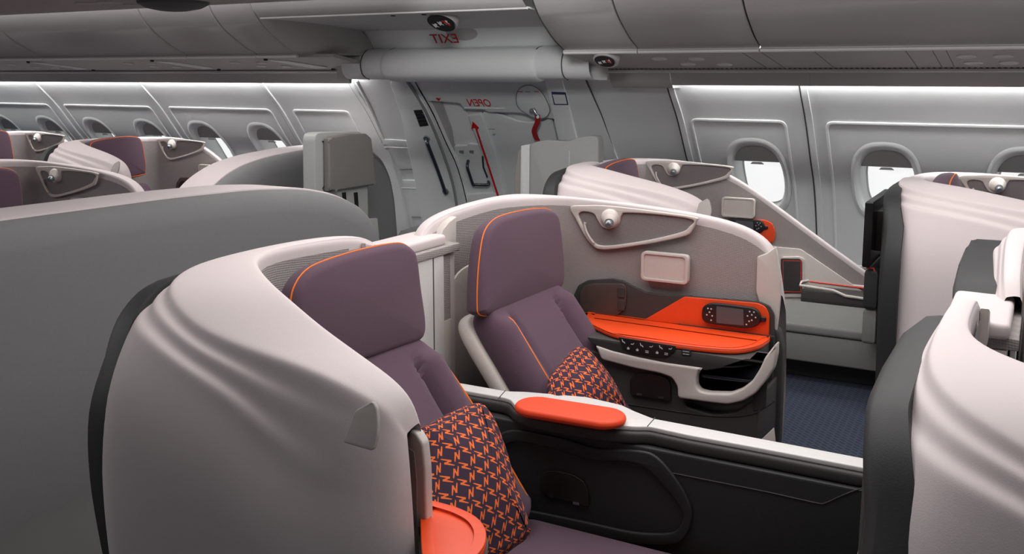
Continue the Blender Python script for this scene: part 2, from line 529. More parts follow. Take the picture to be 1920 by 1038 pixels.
def wrec(x, z, d):
    return wmap(x, z, d) if d >= 0 else Vector((x, wy(z) - d, z))
def window(i, c, shade=.30):
    w = thing('window_%d' % i, None, None, (c, wy(WINC), .7), kind='structure')
    rows = []
    for a, b, d in ((WA + .035, WB + .04, .003), (WA + .018, WB + .02, .010), (WA, WB, .002), (WA - .012, WB - .014, -.02), (WA - .016, WB - .018, -.06), (WA - .024, WB - .026, -.20), (WA - .034, WB - .036, -.205)):
        rows.append([wrec(x, z, d) for x, z in superel(c, WINC, a, b, 40)])
    loft('window_frame', rows, 'wall_grey', w, closed_u=True, angle=.7)
    # half-open blind: the closed top segment
    P = [p for p in superel(c, WINC, WA - .016, WB - .018, 60) if p[1] > WINC + shade * WB]
    P.sort(key=lambda p: math.atan2(p[1] - WINC, p[0] - c))
    s = plate('blind', None, [P], .012, 'bin_grey', w, mapf=lambda a, b, d: wrec(a, b, d - .055), cuts=None)
    zb = WINC + shade * WB
    plate('blind_handle', None, [fillet([(c - .045, zb - .004), (c + .045, zb - .004), (c + .03, zb + .012), (c - .03, zb + .012)], .006)], .012, 'wall_light', s, mapf=lambda a, b, d: wrec(a, b, d - .043))
    plate('pane', None, [superel(c, WINC - .005, WA - .027, WB - .029, 40)], .004, 'window_glass', w, mapf=lambda a, b, d: wrec(a, b, d - .20))
n = 0
for c in WIN + WINR:
    n += 1; window(n, c, .40)

# sidewall panel seams and raised outlines
tn = 0
def seam_strip(x, w=.02, z0=.0, z1=1.6, mt='seam_dark', th=.0015):
    global tn; tn += 1
    plate('trim_%d' % tn, None, [[(x - w / 2, z0), (x + w / 2, z0), (x + w / 2, z1), (x - w / 2, z1)]], th, mt, None, mapf=lambda a, b, d: wmap(a, b, d), cuts=WCUT, kind='structure')
for x in SEAMS + [-2.105, -1.285, .15]:
    seam_strip(x, .009)
    seam_strip(x + .028, .035, mt='wall_grey', th=.012)
def panel_outline(x0, x1, z0=.36, z1=1.345, rr=.05):
    """a shallow raised window panel with a rounded rim"""
    global tn; tn += 1
    P = fillet([(x0, z0), (x1, z0), (x1, z1), (x0, z1)], rr, 6)
    Q = fillet([(x0 + .016, z0 + .016), (x1 - .016, z0 + .016), (x1 - .016, z1 - .016), (x0 + .016, z1 - .016)], rr * .8, 6)
    plate('trim_%d' % tn, None, [P, Q[::-1]], .008, 'wall_light', None, bev=.003, mapf=lambda a, b, d: wmap(a, b, d), cuts=WCUT, kind='structure')
for i in range(5): panel_outline(SEAMS[i] + .12, SEAMS[i + 1] - .09)
panel_outline(-5.40, -4.80)
panel_outline(-2.02, -1.40); panel_outline(-1.17, .03); panel_outline(.3, 1.5)
# ledge rail low on the sidewall
tn += 1
tube('trim_%d' % tn, [wmap(-2.3, .27, .01), wmap(X1, .27, .01)], .016, 'wall_light', kind='structure')

# ---- valance, light strip, vent, bins
BINP = [(5.60, 1.655), (5.04, 1.742), (5.005, 1.737), (4.985, 1.752), (4.99, 1.765), (4.90, 1.80), (4.80, 1.855), (4.69, 1.93), (4.60, 2.03), (4.56, 2.14), (4.56, 2.31)]
def segs(x0, x1, name, label, group, shrink=0):
    b = thing(name, label, 'overhead bin', ((x0 + x1) / 2, 5.0, 1.74), group)
    g = .004
    face = [(y, z) for y, z in BINP[3:]]
    face = crom(face, 4, False)
    rows = [[(x, y + s, z) for y, z in face] for x, s in ((x0 + g, .012), (x0 + .01, 0), (x1 - .01, 0), (x1 - g, .012))]
    loft('door', rows, 'bin_grey', b, angle=.9)
    # end panels + back make the box
    side = [(y, z) for y, z in face] + [(5.7, 2.31), (5.7, 1.80), (5.1, 1.80)]
    for xe in (x0 + .006, x1 - .012):
        plate('end_panel', Frame((xe, 0, 0), (0, 1, 0), (0, 0, 1), (1, 0, 0)), [[(y + .01, z) for y, z in side]], .006, 'bin_grey', b)
    tube('lip', [(x0 + g, 5.0, 1.748), (x1 - g, 5.0, 1.748)], .013, 'bin_trim', b, n=8)
    return b
BL = [-12.0, -10.3, -8.7, -7.09, -5.46, -4.79, -4.42]
nl = ['farthest left in the row', 'second from the far left', 'third from the far left', 'above the far-left windows', 'short one above the left window pair', 'last narrow one before the exit door']
for i in range(6):
    segs(BL[i], BL[i + 1], 'overhead_bin', 'grey curved overhead bin left of the exit door, ' + nl[i], 'grey overhead bins along the window side')
BR = [-2.44, -1.985, -1.315, .35, 1.55]
nr = ['narrow one beside the door', 'short one above the first right window', 'long one at the top right corner', 'last one reaching out of the frame']
for i in range(4):
    segs(BR[i], BR[i + 1], 'overhead_bin', 'grey curved overhead bin right of the exit door, ' + nr[i], 'grey overhead bins along the window side')

def psu_run(x0, x1, side):
    t = thing('service_panel', 'grey service strip with reading lights under the bins %s of the exit door' % side, 'service panel', ((x0 + x1) / 2, 5.3, 1.68))
    fr = Frame((0, 5.03, 1.738), (1, 0, 0), (0, .57, -.083), (0, -.083, -.57))
    Lh = math.hypot(.57, .083)
    plate('panel', fr, [[(x0, 0), (x1, 0), (x1, Lh), (x0, Lh)]], .02, 'psu_grey', t, w0=-.02)
    bm = bmesh.new()
    x = x0 + .02
    while x < x1 - .02:
        for dx in (0, .011):
            pass
        vs = [bm.verts.new(fr.map(x + a, Lh + b, .0012)) for a, b in ((0, -.035), (.014, -.035), (.014, .0), (0, .0))]
        bm.faces.new(vs); x += .028
    link('vent_grille', bm_mesh(bm, 'vent'), 'slot_black', t, smooth=False)
    plate('vent_rail', Frame((0, 5.605, 1.648), (1, 0, 0), (0, .1, -.03), (0, -.3, -1)), [[(x0, -.01), (x1, -.01), (x1, .015), (x0, .015)]], .012, 'bin_trim', t)
    return t, fr, Lh
tL, fL, Lh = psu_run(X0, -4.14, 'left')
tR, fR, _ = psu_run(-2.44, X1, 'right')
def psu_unit(t, fr, x, sgn=1, sign=False):
    for dx, dy, sx in ((-.22, .18, 1.4), (-.12, .34, 1.4), (.02, .2, 1.4), (.1, .37, 1.4)):
        disc('reading_light', fr, x + dx, dy, [(.03, .0), (.032, .005), (.022, .009), (.017, .002), (.001, .002)], 'bin_trim', t, n=20, sx=sx)
    if sign:
        o = disc('sign', fr, x + .3, .27, [(.07, 0), (.068, .006), (.001, .0075)], 'slot_black', t, n=28, sx=1.15)
        ring = disc('sign_rim', fr, x + .3, .27, [(.084, 0), (.084, .004), (.072, .006), (.072, 0)], 'bin_trim', t, n=28, sx=1.12)
        cigar_icons(fr, x + .3, .27, o, 1)
    else:
        P = [(x + .2, .06), (x + .34, .12), (x + .46, .42), (x + .3, .46)]
        plate('mask_hatch', fr, [fillet(P, .03)], .008, 'bin_trim', t, bev=.002)
        disc('latch', fr, x + .2, .05, [(.012, .0), (.012, .012), (.001, .012)], 'slot_black', t, n=10, sx=1.3)
        disc('latch', fr, x + .43, .5, [(.012, .0), (.012, .012), (.001, .012)], 'slot_black', t, n=10, sx=1.3)
def cigar_icons(fr, a, b, parent, s=1):
    # seat-belt pictogram and a barred cigarette
    for k, (dx, dy, m) in enumerate(((-.035, .012, 'icon_white'), (.0, -.004, 'icon_white'), (.036, -.012, 'icon_white'))):
        P = [(-.012, -.016), (-.002, -.006), (.002, -.018), (.012, -.012), (.006, .002), (.012, .014), (.0, .008), (-.008, .018), (-.012, .004)]
        plate('pictogram', fr, [[(a + (dx + p[0]) * s, b + (dy + p[1]) * s) for p in P]], .001, m, parent, w0=.0075)
    P = [(.018, -.028), (.03, -.03), (.05, .012), (.04, .016)]
    plate('pictogram_bar', fr, [[(a + p[0] * s, b + p[1] * s) for p in P]], .001, 'red', parent, w0=.0088, label='red bar over the pictogram')
for px_, py_ in ((70, 122), (295, 122), (500, 118)):
    d = ray(px_, py_); t_ = 5.3 / d.y
    psu_unit(tL, fL, (EYE + d * t_).x)
psu_unit(tR, fR, -2.62 + .62, sign=False) if False else None
for a_, b_, sx_ in ((-2.13, .27, 1), (-1.93, .16, 1.5), (-1.83, .36, 1.4), (-1.72, .18, 1.5), (-1.62, .38, 1.4), (-.36, .18, 1.5), (-.34, .38, 1.5), (-.2, .18, 1.5), (-.18, .38, 1.5)):
    if a_ < -2.1:
        f3_ = Frame(fR.O + fR.n * .035, fR.u, fR.v, fR.n)
        fq = Frame(f3_.map(*f3_.at(1134, 114), 0), (1, 0, 0), (0, .86, -.51), (0, -.51, -.86))
        o = disc('sign', fq, 0, 0, [(.058, 0), (.057, .006), (.001, .0075)], 'slot_black', tR, n=28, sx=1.0, label='oval black no-smoking and seat-belt sign')
        disc('sign_rim', fq, .006, 0, [(.074, -.035), (.07, .003), (.062, .005), (.06, 0)], 'psu_grey', tR, n=28, sx=1.05)
        cigar_icons(fq, 0, 0, o, .85)
    else:
        disc('reading_light', fR, a_, b_, [(.045, .0), (.045, .006), (.035, .01), (.028, .002), (.001, .002)], 'bin_trim', tR, n=20, sx=1.0)
for x in (-1.42, -1.32, -1.05, -.62, -.5, -.44):
    plate('panel_joint', fR, [[(x, .01), (x + .003, .01), (x + .003, Lh - .05), (x, Lh - .05)]], .001, 'seam_dark', tR)

def valance(x0, x1, side, cuts):
    t = thing('light_valance', 'grey light valance under the service strip %s of the exit door' % side, 'light valance', ((x0 + x1) / 2, 5.65, 1.56))
    xs = [x0] + cuts + [x1]
    pr = [(5.60, 1.655), (5.62, 1.62), (5.64, 1.575), (5.652, 1.558), (5.668, 1.562), (5.668, 1.60), (5.63, 1.66)]
    for a, b in zip(xs[:-1], xs[1:]):
        loft('valance_panel', [[(x, y, z) for y, z in pr] for x in (a + .0006, b - .0006)], 'bin_grey', t, closed_u=True, capends=True, angle=.7)
    # the lamp tube hidden above the lower edge
    fr = Frame((0, 5.70, 1.63), (1, 0, 0), (0, 1, 0), (0, 0, -1))
    plate('lamp_strip', fr, [[(x0 + .02, -.025), (x1 - .02, -.025), (x1 - .02, .025), (x0 + .02, .025)]], .01, 'strip_light', t, label='glowing white lamp strip')
valance(X0, -4.50, 'left', [-11, -9.6, -8.15, -6.72, -5.5])
valance(-2.02, X1, 'right', [-1.19, .3])
# plain closing piece where the valance has no lamp
tn += 1
loft('trim_%d' % tn, [[(x, y, z) for y, z in [(5.60, 1.655), (5.64, 1.575), (5.68, 1.54), (5.84, 1.54)]] for x in (-2.42, -2.02)], 'bin_grey', kind='structure')
tn += 1
loft('trim_%d' % tn, [[(x, y, z) for y, z in [(5.60, 1.655), (5.66, 1.645), (5.80, 1.645)]] for x in (-4.5, -4.12)], 'bin_grey', kind='structure')

# swooping end caps of the bin runs next to the door
def bin_cap(x, s, label):
    rows = []
    for k in range(9):
        t = k / 8; sc = math.cos(t * PI / 2) ** .6 if t < 1 else 0
        X = x + s * .30 * math.sin(t * PI / 2)
        row = []
        for y, z in crom(BINP[3:], 3, False): row.append((X, y + .6 * (1 - math.cos(t * PI / 2)), z))
        rows.append(row)
    o = loft('bin_end_cap', rows, 'bin_grey', None, angle=.9)
    tag(o, label, 'bin end cap')
    return o
bin_cap(-4.42, 1, 'swooping grey end cap closing the left bin run at the exit door')
bin_cap(-2.44, -.12, 'flat grey end cap closing the right bin run at the exit door')

# ceiling lip, underside and lintel over the exit door
dt = thing('door_header', 'grey ceiling header above the exit door with oval sign and mirrored lettering', 'door header', (-3.4, 5.3, 1.6))
HX0, HX1 = -4.36, -2.46
hp = [(4.45, 2.42), (4.47, 2.15), (4.53, 2.02), (4.58, 1.985), (4.6, 1.972), (4.63, 1.975)]
loft('header_cove', [[(x, y, z) for y, z in hp] for x in (HX0, HX1)], 'ceiling_grey', dt)
tube('header_trim', [(HX0, 4.60, 1.974), (HX1, 4.60, 1.974)], .008, 'bin_trim', dt)
fh = Frame((0, 4.62, 1.972), (1, 0, 0), (0, .73, -.056), (0, -.056, -.73))
plate('header_panel', fh, [[(HX0, 0), (HX1, 0), (HX1, .735), (HX0, .735)]], .01, 'ceiling_grey', dt, w0=-.01)
def hpx(x, y):
    return fh.at(x, y)
fh2 = Frame(fh.O + fh.n * .035, fh.u, fh.v, fh.n)
fs_ = Frame(fh2.map(*fh2.at(828, 41), 0), (1, 0, 0), (0, .86, -.51), (0, -.51, -.86)); a = b = 0
osg = disc('sign', fs_, a, b, [(.08, 0), (.084, .012), (.001, .014)], 'slot_black', dt, n=32, sx=1.0, label='oval black no-smoking and seat-belt sign')
cigar_icons(Frame(fs_.O + fs_.n * .007, fs_.u, fs_.v, fs_.n), a, b, osg, 1.25)
disc('sign_rim', fs_, a + .01, b, [(.088, -.035), (.088, .003), (.083, .008), (.082, 0)], 'bin_grey', dt, n=32, sx=1.0)
for p in ((737, 29), (795, 27), (793, 59), (850, 58)):
    a, b = hpx(*p); disc('screw', fh, a, b, [(.014, 0), (.014, .004), (.001, .004)], 'slot_black', dt, n=12)
# face below, carrying the lettering
fe = Frame((0, 5.35, 1.916), (1, 0, 0), (0, .10, -.12), (0, -.12, -.10))
plate('header_face', fe, [[(HX0, 0), (HX1, 0), (HX1, .16), (HX0, .16)]], .01, 'wall_grey', dt, w0=-.01)
a, b = fe.at(834, 73)
fe2 = Frame(fe.O, fe.u, -fe.v, fe.n)
text('exit_lettering', 'EXIT', .105, fe2, a, -b, 'red', dt, mirror=True, w0=.002, label='mirrored red EXIT lettering')
a, b = fe.at(858, 62)
plate('lamp_lobe', fe, [superel(a + .03, b, .12, .06, 28, 2)], .0008, 'bin_grey', dt)
# rounded lintel
lp = [(5.44, 1.80), (5.37, 1.785), (5.32, 1.74), (5.305, 1.68), (5.33, 1.62), (5.40, 1.592), (5.60, 1.59), (5.80, 1.60)]
loft('lintel', [[(x, y, z) for y, z in crom(lp, 4, False)] for x in (-4.3, -2.42)], 'wall_grey', dt)
lp2 = [(5.45, 1.79), (5.36, 1.79), (5.305, 1.745), (5.285, 1.68), (5.31, 1.61), (5.40, 1.575), (5.45, 1.575)]
rows = []
for x, s in ((-3.97, 0), (-3.965, .6), (-3.94, .9), (-3.9, 1), (-2.86, 1), (-2.81, .9), (-2.785, .6), (-2.78, 0)):
    rows.append([(x, 5.45 + (y - 5.45) * (.82 + .18 * s), 1.69 + (z - 1.69) * (.75 + .25 * s)) for y, z in crom(lp2, 4, False)])
loft('lintel_cover', rows, 'wall_grey', dt, sub=1, label='raised rounded lintel cover')
for xs_ in (-4.13, -3.935, -2.80, -2.60):
    tube('lintel_joint', [(xs_, y - .004, z - .002) for y, z in crom([(y, z) for y, z in lp[:6]], 4, False)], .004, 'seam_dark', dt, n=6)
# soffit closing the gap between header and wall
plate('header_backing', Frame((0, 5.46, 1.5), (1, 0, 0), (0, 0, 1), (0, -1, 0)), [[(HX0 - .1, .09), (HX1 + .1, .09), (HX1 + .1, .92), (HX0 - .1, .92)]], .01, 'ceiling_grey', dt)

# ------------------------------------------------------------------ exit door
door = thing('door_1', 'grey emergency exit door with red arrow, lever and strap', 'door', (-3.4, 6.3, 0), kind='structure')
# door leaf, set back
plate('leaf', None, [[(DX0, 0), (DX1, 0), (DX1, 1.62), (DX0, 1.62)]], .012, 'door_grey', door, mapf=lambda a, b, w: wmap(a, b, w - .09), cuts=WCUT)
for x in (DX0, DX1):
    loft('jamb', [[wmap(x, z, d) for z in [i * .06 for i in range(0, 28)]] for d in (-.09, 0)], 'reveal_grey' if False else 'wall_grey', door)
# upper cover with lowered tongue
wplate('upper_cover', [[(770, 146), (1062, 146), (1090, 215), (1095, 232), (1040, 226), (990, 218), (975, 214), (915, 213), (905, 208), (868, 207), (862, 196), (806, 192), (802, 194)]], .075, 'door_grey', door, w0=-.085, r=.02, bev=.008)
# left stile with vent and grab bar
wplate('stile', [[(733, 150), (760, 148), (800, 195), (835, 290), (862, 390), (868, 450), (800, 450), (778, 330), (755, 220)]], .02, 'wall_grey', door, w0=0, r=.03, bev=.006)
wplate('vent_grille', [[(775, 203), (790, 202), (803, 232), (787, 234)]], .004, 'slot_black', door, w0=.02, off=.02, label='black slotted vent')
for k in range(4):
    y = 208 + k * 6; x = 776 + k * 3
    wplate('vent_slat', [[(x + 1, y), (x + 15, y - 1), (x + 15.5, y), (x + 1.5, y + 1)]], .003, 'steel_dark', door, w0=.024, off=.02)
def W(px_, py_, o): 
    a, b = atw(px_, py_, o); return wmap(a, b, o)
g = tube('grab_handle', [W(800, 256, .02), W(799, 257, .07), W(803, 268, .075), W(820, 312, .075), W(834, 353, .075), W(835, 357, .02)], .014, 'steel_dark', door, smooth=True, label='dark grey metal grab bar')
for p in ((800, 256), (836, 356)):
    a, b = atw(*p, .02); P = wmap(a, b, .02); nn = wn(b)
    disc('handle_foot', Frame(P, (1, 0, 0), nn.cross(Vector((1, 0, 0))), nn), 0, 0, [(.028, 0), (.026, .014), (.001, .018)], 'metal', g, n=16)
# recess with second handle
wplate('handle_recess', [[(808, 195), (860, 197), (868, 208), (878, 222), (905, 300), (925, 340), (930, 385), (868, 385), (850, 330), (842, 290)]], .004, 'wall_light', door, w0=-.076, r=.02, off=-.07, label='recessed pale handle pocket')
wplate('recess_side', [[(806, 194), (828, 196), (848, 250), (862, 330), (878, 366), (866, 370), (858, 330), (840, 280)]], .02, 'bin_grey', door, w0=-.07, r=.01, off=-.06)
wplate('pocket_ledge', [[(853, 282), (878, 282), (880, 278), (905, 280), (917, 312), (930, 352), (925, 366), (876, 366), (862, 330)]], .02, 'door_grey', door, w0=-.074, r=.02, off=-.06, bev=.004)
wplate('pocket_sill', [[(864, 368), (930, 362), (936, 395), (938, 410), (868, 412)]], .05, 'wall_light', door, w0=-.074, r=.01, off=-.03, bev=.006)
for x in (863, 882):
    wplate('latch_slot', [[(x, 290), (x + 8, 290), (x + 8, 296), (x, 294)]], .003, 'reveal_grey', door, w0=-.054, off=-.054)
tube('pull_handle', [W(879, 307, -.05), W(876, 312, .0), W(880, 325, .0), W(887, 345, .0), W(893, 346, .0), W(915, 346, .0), W(916, 345, -.05)], .012, 'steel_dark', door, smooth=True, label='dark bent pull handle')
tube('handle_link', [W(906, 300, -.05), W(907, 318, -.04), W(914, 335, -.03)], .007, 'steel_dark', door)
# right half of the leaf: raised panel
wplate('inner_panel', [[(905, 217), (935, 222), (975, 236), (1018, 238), (1030, 228), (1036, 232), (1060, 330), (1064, 420), (948, 420), (935, 370), (920, 300)]], .02, 'door_grey', door, w0=-.07, r=.03, off=-.05, bev=.006)
wplate('arrow_bar', [[(878, 220), (902, 218), (907, 226), (930, 290), (948, 372), (952, 400), (936, 400), (922, 345), (905, 290)]], .03, 'door_grey', door, w0=-.055, r=.012, off=-.03, bev=.005)
ar = wplate('arrow_shaft', [[(891, 242), (894, 241), (937, 373), (934, 375)]], .002, 'red', door, w0=-.025, off=-.024, label='long red arrow pointing up')
wplate('arrow_head', [[(887, 231), (884, 245), (892, 243), (896, 247), (899, 243)]], .002, 'red', door, w0=-.024, off=-.024, label='red arrow head')
wplate('marker', [[(818, 186), (827, 187), (823, 191)]], .002, 'red', door, w0=-.0095, off=-.01, label='small red triangle')
wplate('marker', [[(818, 185), (827, 185.4), (827, 186), (818, 185.8)]], .002, 'red', door, w0=-.0095, off=-.01)
a, b = atw(899, 195, -.01)
text('open_lettering', 'OPEN', .075, None, a, b, 'red', door, mirror=True, mapf=lambda x, y, w: wmap(x, y, w - .010), label='mirrored red OPEN lettering')
wplate('label_rail', [[(871, 203), (947, 204), (947, 206), (871, 205)]], .006, 'wall_light', door, w0=-.012, off=-.01)
# round cover with T-lever and strap
P = [atw(p[0], p[1], .0) for p in ((968, 190), (970, 172), (982, 161), (1000, 161), (1015, 172), (1026, 190), (1031, 208), (1022, 220), (1005, 221), (986, 212), (973, 202))]
plate('round_cover', None, [crom(P)], .012, 'wall_light', door, bev=.004, mapf=lambda a_, b_, w: wmap(a_, b_, w - .012), label='round pale gauge cover')
tube('cover_ring', [wmap(x_, z_, .001) for x_, z_ in crom(P)], .003, 'reveal_grey', door, closed=True, n=6)
for q in ((971, 171), (985, 171), (1001, 171)):
    wplate('cover_lettering', [[(q[0], q[1]), (q[0] + 9, q[1] + .2), (q[0] + 9, q[1] + 1.4), (q[0], q[1] + 1.2)]], .001, 'red' if q[0] != 985 else 'reveal_grey', door, w0=0, off=0)
st = [W(1006, 211, .02), W(1007, 222, .03), W(1001, 238, .03), W(1002, 248, .03), W(1007, 259, .03)]
bm = bmesh.new(); rr_ = []
for p in [Vector(q) for q in crom(st, 5, False)]:
    rr_.append([bm.verts.new(p + Vector((dx, dy, 0))) for dx, dy in ((-.02, 0), (.02, 0), (.02, .006), (-.02, .006))])
for i in range(len(rr_) - 1):
    for j in range(4): bm.faces.new((rr_[i][j], rr_[i][(j + 1) % 4], rr_[i + 1][(j + 1) % 4], rr_[i + 1][j]))
bm.faces.new(rr_[0]); bm.faces.new(rr_[-1][::-1])
s_ = link('strap', bm_mesh(bm, 'strap'), 'strap_red', door, label='dangling dark red strap')
tube('strap_bolt', [W(1007, 212, .03), W(1007, 212, .045)], .011, 'wall_light', s_)
tube('lever', [W(1000, 203, .0), W(1004, 208, .03), W(1006, 211, .03)], .012, 'metal', door)
disc('lever_boss', Frame(W(999, 204, 0), (1, 0, 0), (0, .5, .8), wn(1.3)), 0, 0, [(.022, 0), (.02, .02), (.001, .02)], 'metal', door, n=14)
a, b = atw(928, 258, -.05); disc('peep_latch', Frame(wmap(a, b, -.05), (1, 0, 0), (0, .5, .8), wn(b)), 0, 0, [(.012, 0), (.011, .006), (.001, .006)], 'reveal_grey', door, n=12)
wplate('panel_lettering', [[(910, 248), (929, 249), (929, 250), (910, 249)]], .001, 'reveal_grey', door, w0=-.05, off=-.05)
# right door post with framed placard
wplate('door_post', [[(1024, 146), (1057, 146), (1092, 290), (1100, 420), (1066, 420), (1050, 262)]], .03, 'wall_light', door, w0=-.005, r=.01, bev=.006)
pl_ = wplate('placard', [[(1033, 167), (1060, 168), (1065, 191), (1038, 191)]], .003, 'blue_ink', door, w0=.025, off=.025, label='blue framed white placard')
wplate('placard_face', [[(1035.5, 171.5), (1058.5, 172), (1062.5, 189), (1040, 189)]], .001, 'icon_white', pl_, w0=.028, off=.025)
wplate('post_cove', [[(1057, 146), (1096, 143), (1128, 215), (1160, 300), (1172, 420), (1102, 420), (1092, 290)]], .012, 'wall_grey', door, w0=0, r=.01)
tn += 1
wplate('trim_%d' % tn, [[(1096, 143), (1099, 143), (1130, 215), (1156, 290), (1172, 380), (1168, 380), (1152, 290), (1126, 215)]], .004, 'seam_dark', w0=.006, kind='structure')
# panels on the wall left of the door
for L_, nm in (([(715, 259), (768, 262), (778, 285), (790, 315), (742, 317), (728, 290)], 'left'), ([(745, 335), (800, 338), (812, 370), (812, 408), (762, 405), (752, 372)], 'lower')):
    tn += 1; wplate('trim_%d' % tn, [L_], .012, 'wall_grey', r=.04, bev=.005, kind='structure')
for L_ in ([(722, 273), (771, 275), (770.5, 276), (722, 274)], [(752, 350), (803, 352), (803, 353), (752, 351)]):
    tn += 1; wplate('trim_%d' % tn, [L_], .015, 'wall_light', w0=.0, kind='structure')
# curved door-frame moulding left
for k_, pts_ in enumerate(([(668, 150), (700, 215), (735, 300), (757, 375), (768, 440)], [(762, 148), (792, 195), (822, 262), (848, 340), (862, 420)])):
    tn += 1
    tube('trim_%d' % tn, [W(p[0], p[1], .01 if k_ == 0 else .022) for p in pts_], .011, 'wall_grey' if k_ == 0 else 'reveal_grey', smooth=True, kind='structure')

# ------------------------------------------------------------------ centre bins (only the far lower edge shows)
cb = thing('centre_bin', 'pinkish grey centre bin underside at the top left corner', 'overhead bin', (-6.5, 2.7, 1.95))
pr = [(1.55, 2.419), (1.5, 2.12), (1.62, 2.0), (1.9, 1.955), (3.3, 1.95), (3.36, 1.953), (3.7, 2.02), (3.78, 2.14), (3.72, 2.419)]
loft('bin_body', [[(x, y, z) for y, z in pr] for x in (X0 + .02, -2.6)], 'centre_pinkish', cb, closed_u=True, capends=True)
tube('bin_edge', [(X0 + .02, 3.36, 1.953), (-2.6, 3.36, 1.953)], .006, 'bin_trim', cb)
fb = Frame((0, 0, 1.951), (1, 0, 0), (0, 1, 0), (0, 0, -1))
a, b = fb.at(325, 3)
disc('dome', fb, a, min(b, 3.25), [(.16, 0), (.155, .012), (.12, .03), (.06, .042), (.001, .046)], 'seam_dark', cb, n=28, label='dark shallow dome')
for p in ((165, 5), (255, 8), (205, 3)):
    a, b = fb.at(*p); disc('reading_light', fb, a, min(b, 3.25), [(.06, 0), (.055, .006), (.001, .008)], 'bin_grey', cb, n=18)

# ------------------------------------------------------------------ seat shells
# rows: inner rim I, outer crest C, outward plan normal, fade of the sculpted steps
def shell_rows(ST, ytarget=1.49, side=-1, ref=0):
    rows = []
    for (ix, iy, iz), (cx, cy_, cz), (nx, ny), k in ST:
        I = Vector((ix, iy, iz)); C = Vector((cx, cy_, cz)); n = Vector((nx, ny, 0)).normalized()
        reach = k[0]; sp = k[1]; st = k[2]   # total bulge, vertical spread of the steps, sharpness
        inn = (I - C); inn.z = 0; inn.normalize()
        row = [I + Vector((0, 0, -.80)) + inn * .004, I + Vector((0, 0, -.3)), I + Vector((0, 0, -.04)), I + Vector((0, 0, -.008)), I + Vector((0, 0, .0)) - inn * .008]
        mid = I.lerp(C, .5); mid.z += .006
        q = I.lerp(C, .12); q.z += .004
        q2 = I.lerp(C, .88); q2.z += .002
        row += [q, mid, q2, C]
        # step profile: (fraction of bulge, drop)
        stp = [(.05, .006), (.09, .022), (.13, .032), (.23, .036), (.27, .043), (.31, .060), (.35, .068), (.46, .073), (.51, .082), (.57, .108)]
        smo = [(.06, .006), (.11, .014), (.17, .026), (.23, .036), (.29, .048), (.35, .060), (.41, .073), (.46, .085), (.52, .098), (.59, .115)]
        for (f1, d1), (f2, d2) in zip(stp, smo):
            f_ = f1 * st + f2 * (1 - st); d_ = (d1 * st + d2 * (1 - st)) * sp
            row.append(C + n * reach * f_ - Vector((0, 0, d_)))
        zc = row[-1].z
        for f_, z, gap in ((.78, C.z - .19, .07), (.95, min(.775, C.z - .29), .09), (1.0, .60, .09), (.96, .40, .1), (.88, .2, .1), (.82, .02, .1)):
            row.append(Vector((cx, cy_, max(.02, min(z, row[-1].z - gap)))) + n * reach * f_)
        rows.append(row)
    return rows

NST = [
 ((-1.95, 2.60, 1.03), (-1.99, 2.60, 1.03), (-1, 0), (.05, .8, .3)),
 ((-1.955, 2.54, 1.075), (-2.00, 2.55, 1.076), (-1, 0), (.05, .8, .6)),
 ((-1.955, 2.42, 1.098), (-2.005, 2.42, 1.102), (-1, 0), (.05, .8, .8)),
 ((-1.955, 2.20, 1.108), (-2.01, 2.22, 1.113), (-1, 0), (.055, .8, .8)),
 ((-1.95, 2.06, 1.112), (-2.01, 2.02, 1.115), (-1, -.05), (.075, .8, .8)),
 ((-1.905, 1.96, 1.112), (-2.005, 1.86, 1.112), (-.9, -.45), (.12, .9, .7)),
 ((-1.84, 1.90, 1.11), (-1.985, 1.77, 1.105), (-.5, -.85), (.20, 1, .6)),
 ((-1.76, 1.84, 1.105), (-1.945, 1.69, 1.09), (-.22, -1), (.235, 1.0, .75)),
 ((-1.68, 1.79, 1.095), (-1.87, 1.635, 1.065), (-.05, -1), (.18, 1.0, .9)),
 ((-1.58, 1.75, 1.072), (-1.75, 1.60, 1.022), (0, -1), (.14, 1.05, 1)),
 ((-1.48, 1.725, 1.035), (-1.61, 1.59, 1.0), (0, -1), (.12, 1.3, .9)),
 ((-1.40, 1.715, 1.005), (-1.50, 1.59, .985), (0, -1), (.115, 1.8, .6)),
 ((-1.32, 1.71, .972), (-1.38, 1.595, .965), (0, -1), (.11, 2.2, .15)),
 ((-1.25, 1.71, .94), (-1.28, 1.61, .93), (.15, -1), (.10, 2.0, 0)),
 ((-1.205, 1.715, .90), (-1.215, 1.64, .89), (.5, -.85), (.085, 1.6, 0)),
 ((-1.19, 1.72, .84), (-1.195, 1.67, .83), (.75, -.65), (.07, 1.2, 0)),
]
FST = []
for s in NST[:9]:
    (ix, iy, iz), (cx, cy_, cz), (nx, ny), k = s
    FST.append(((ix, 5.44 - iy, iz), (cx, 5.44 - cy_, cz), (nx, -ny), k))
FST = FST[:8]
FST[5] = ((-1.925, 3.50, 1.108), FST[5][1], FST[5][2], FST[5][3])
FST[6] = ((-1.865, 3.615, 1.106), FST[6][1], FST[6][2], FST[6][3])
FST[7] = ((-1.785, 3.672, 1.102), (-1.925, 3.77, 1.09), FST[7][2], FST[7][3])
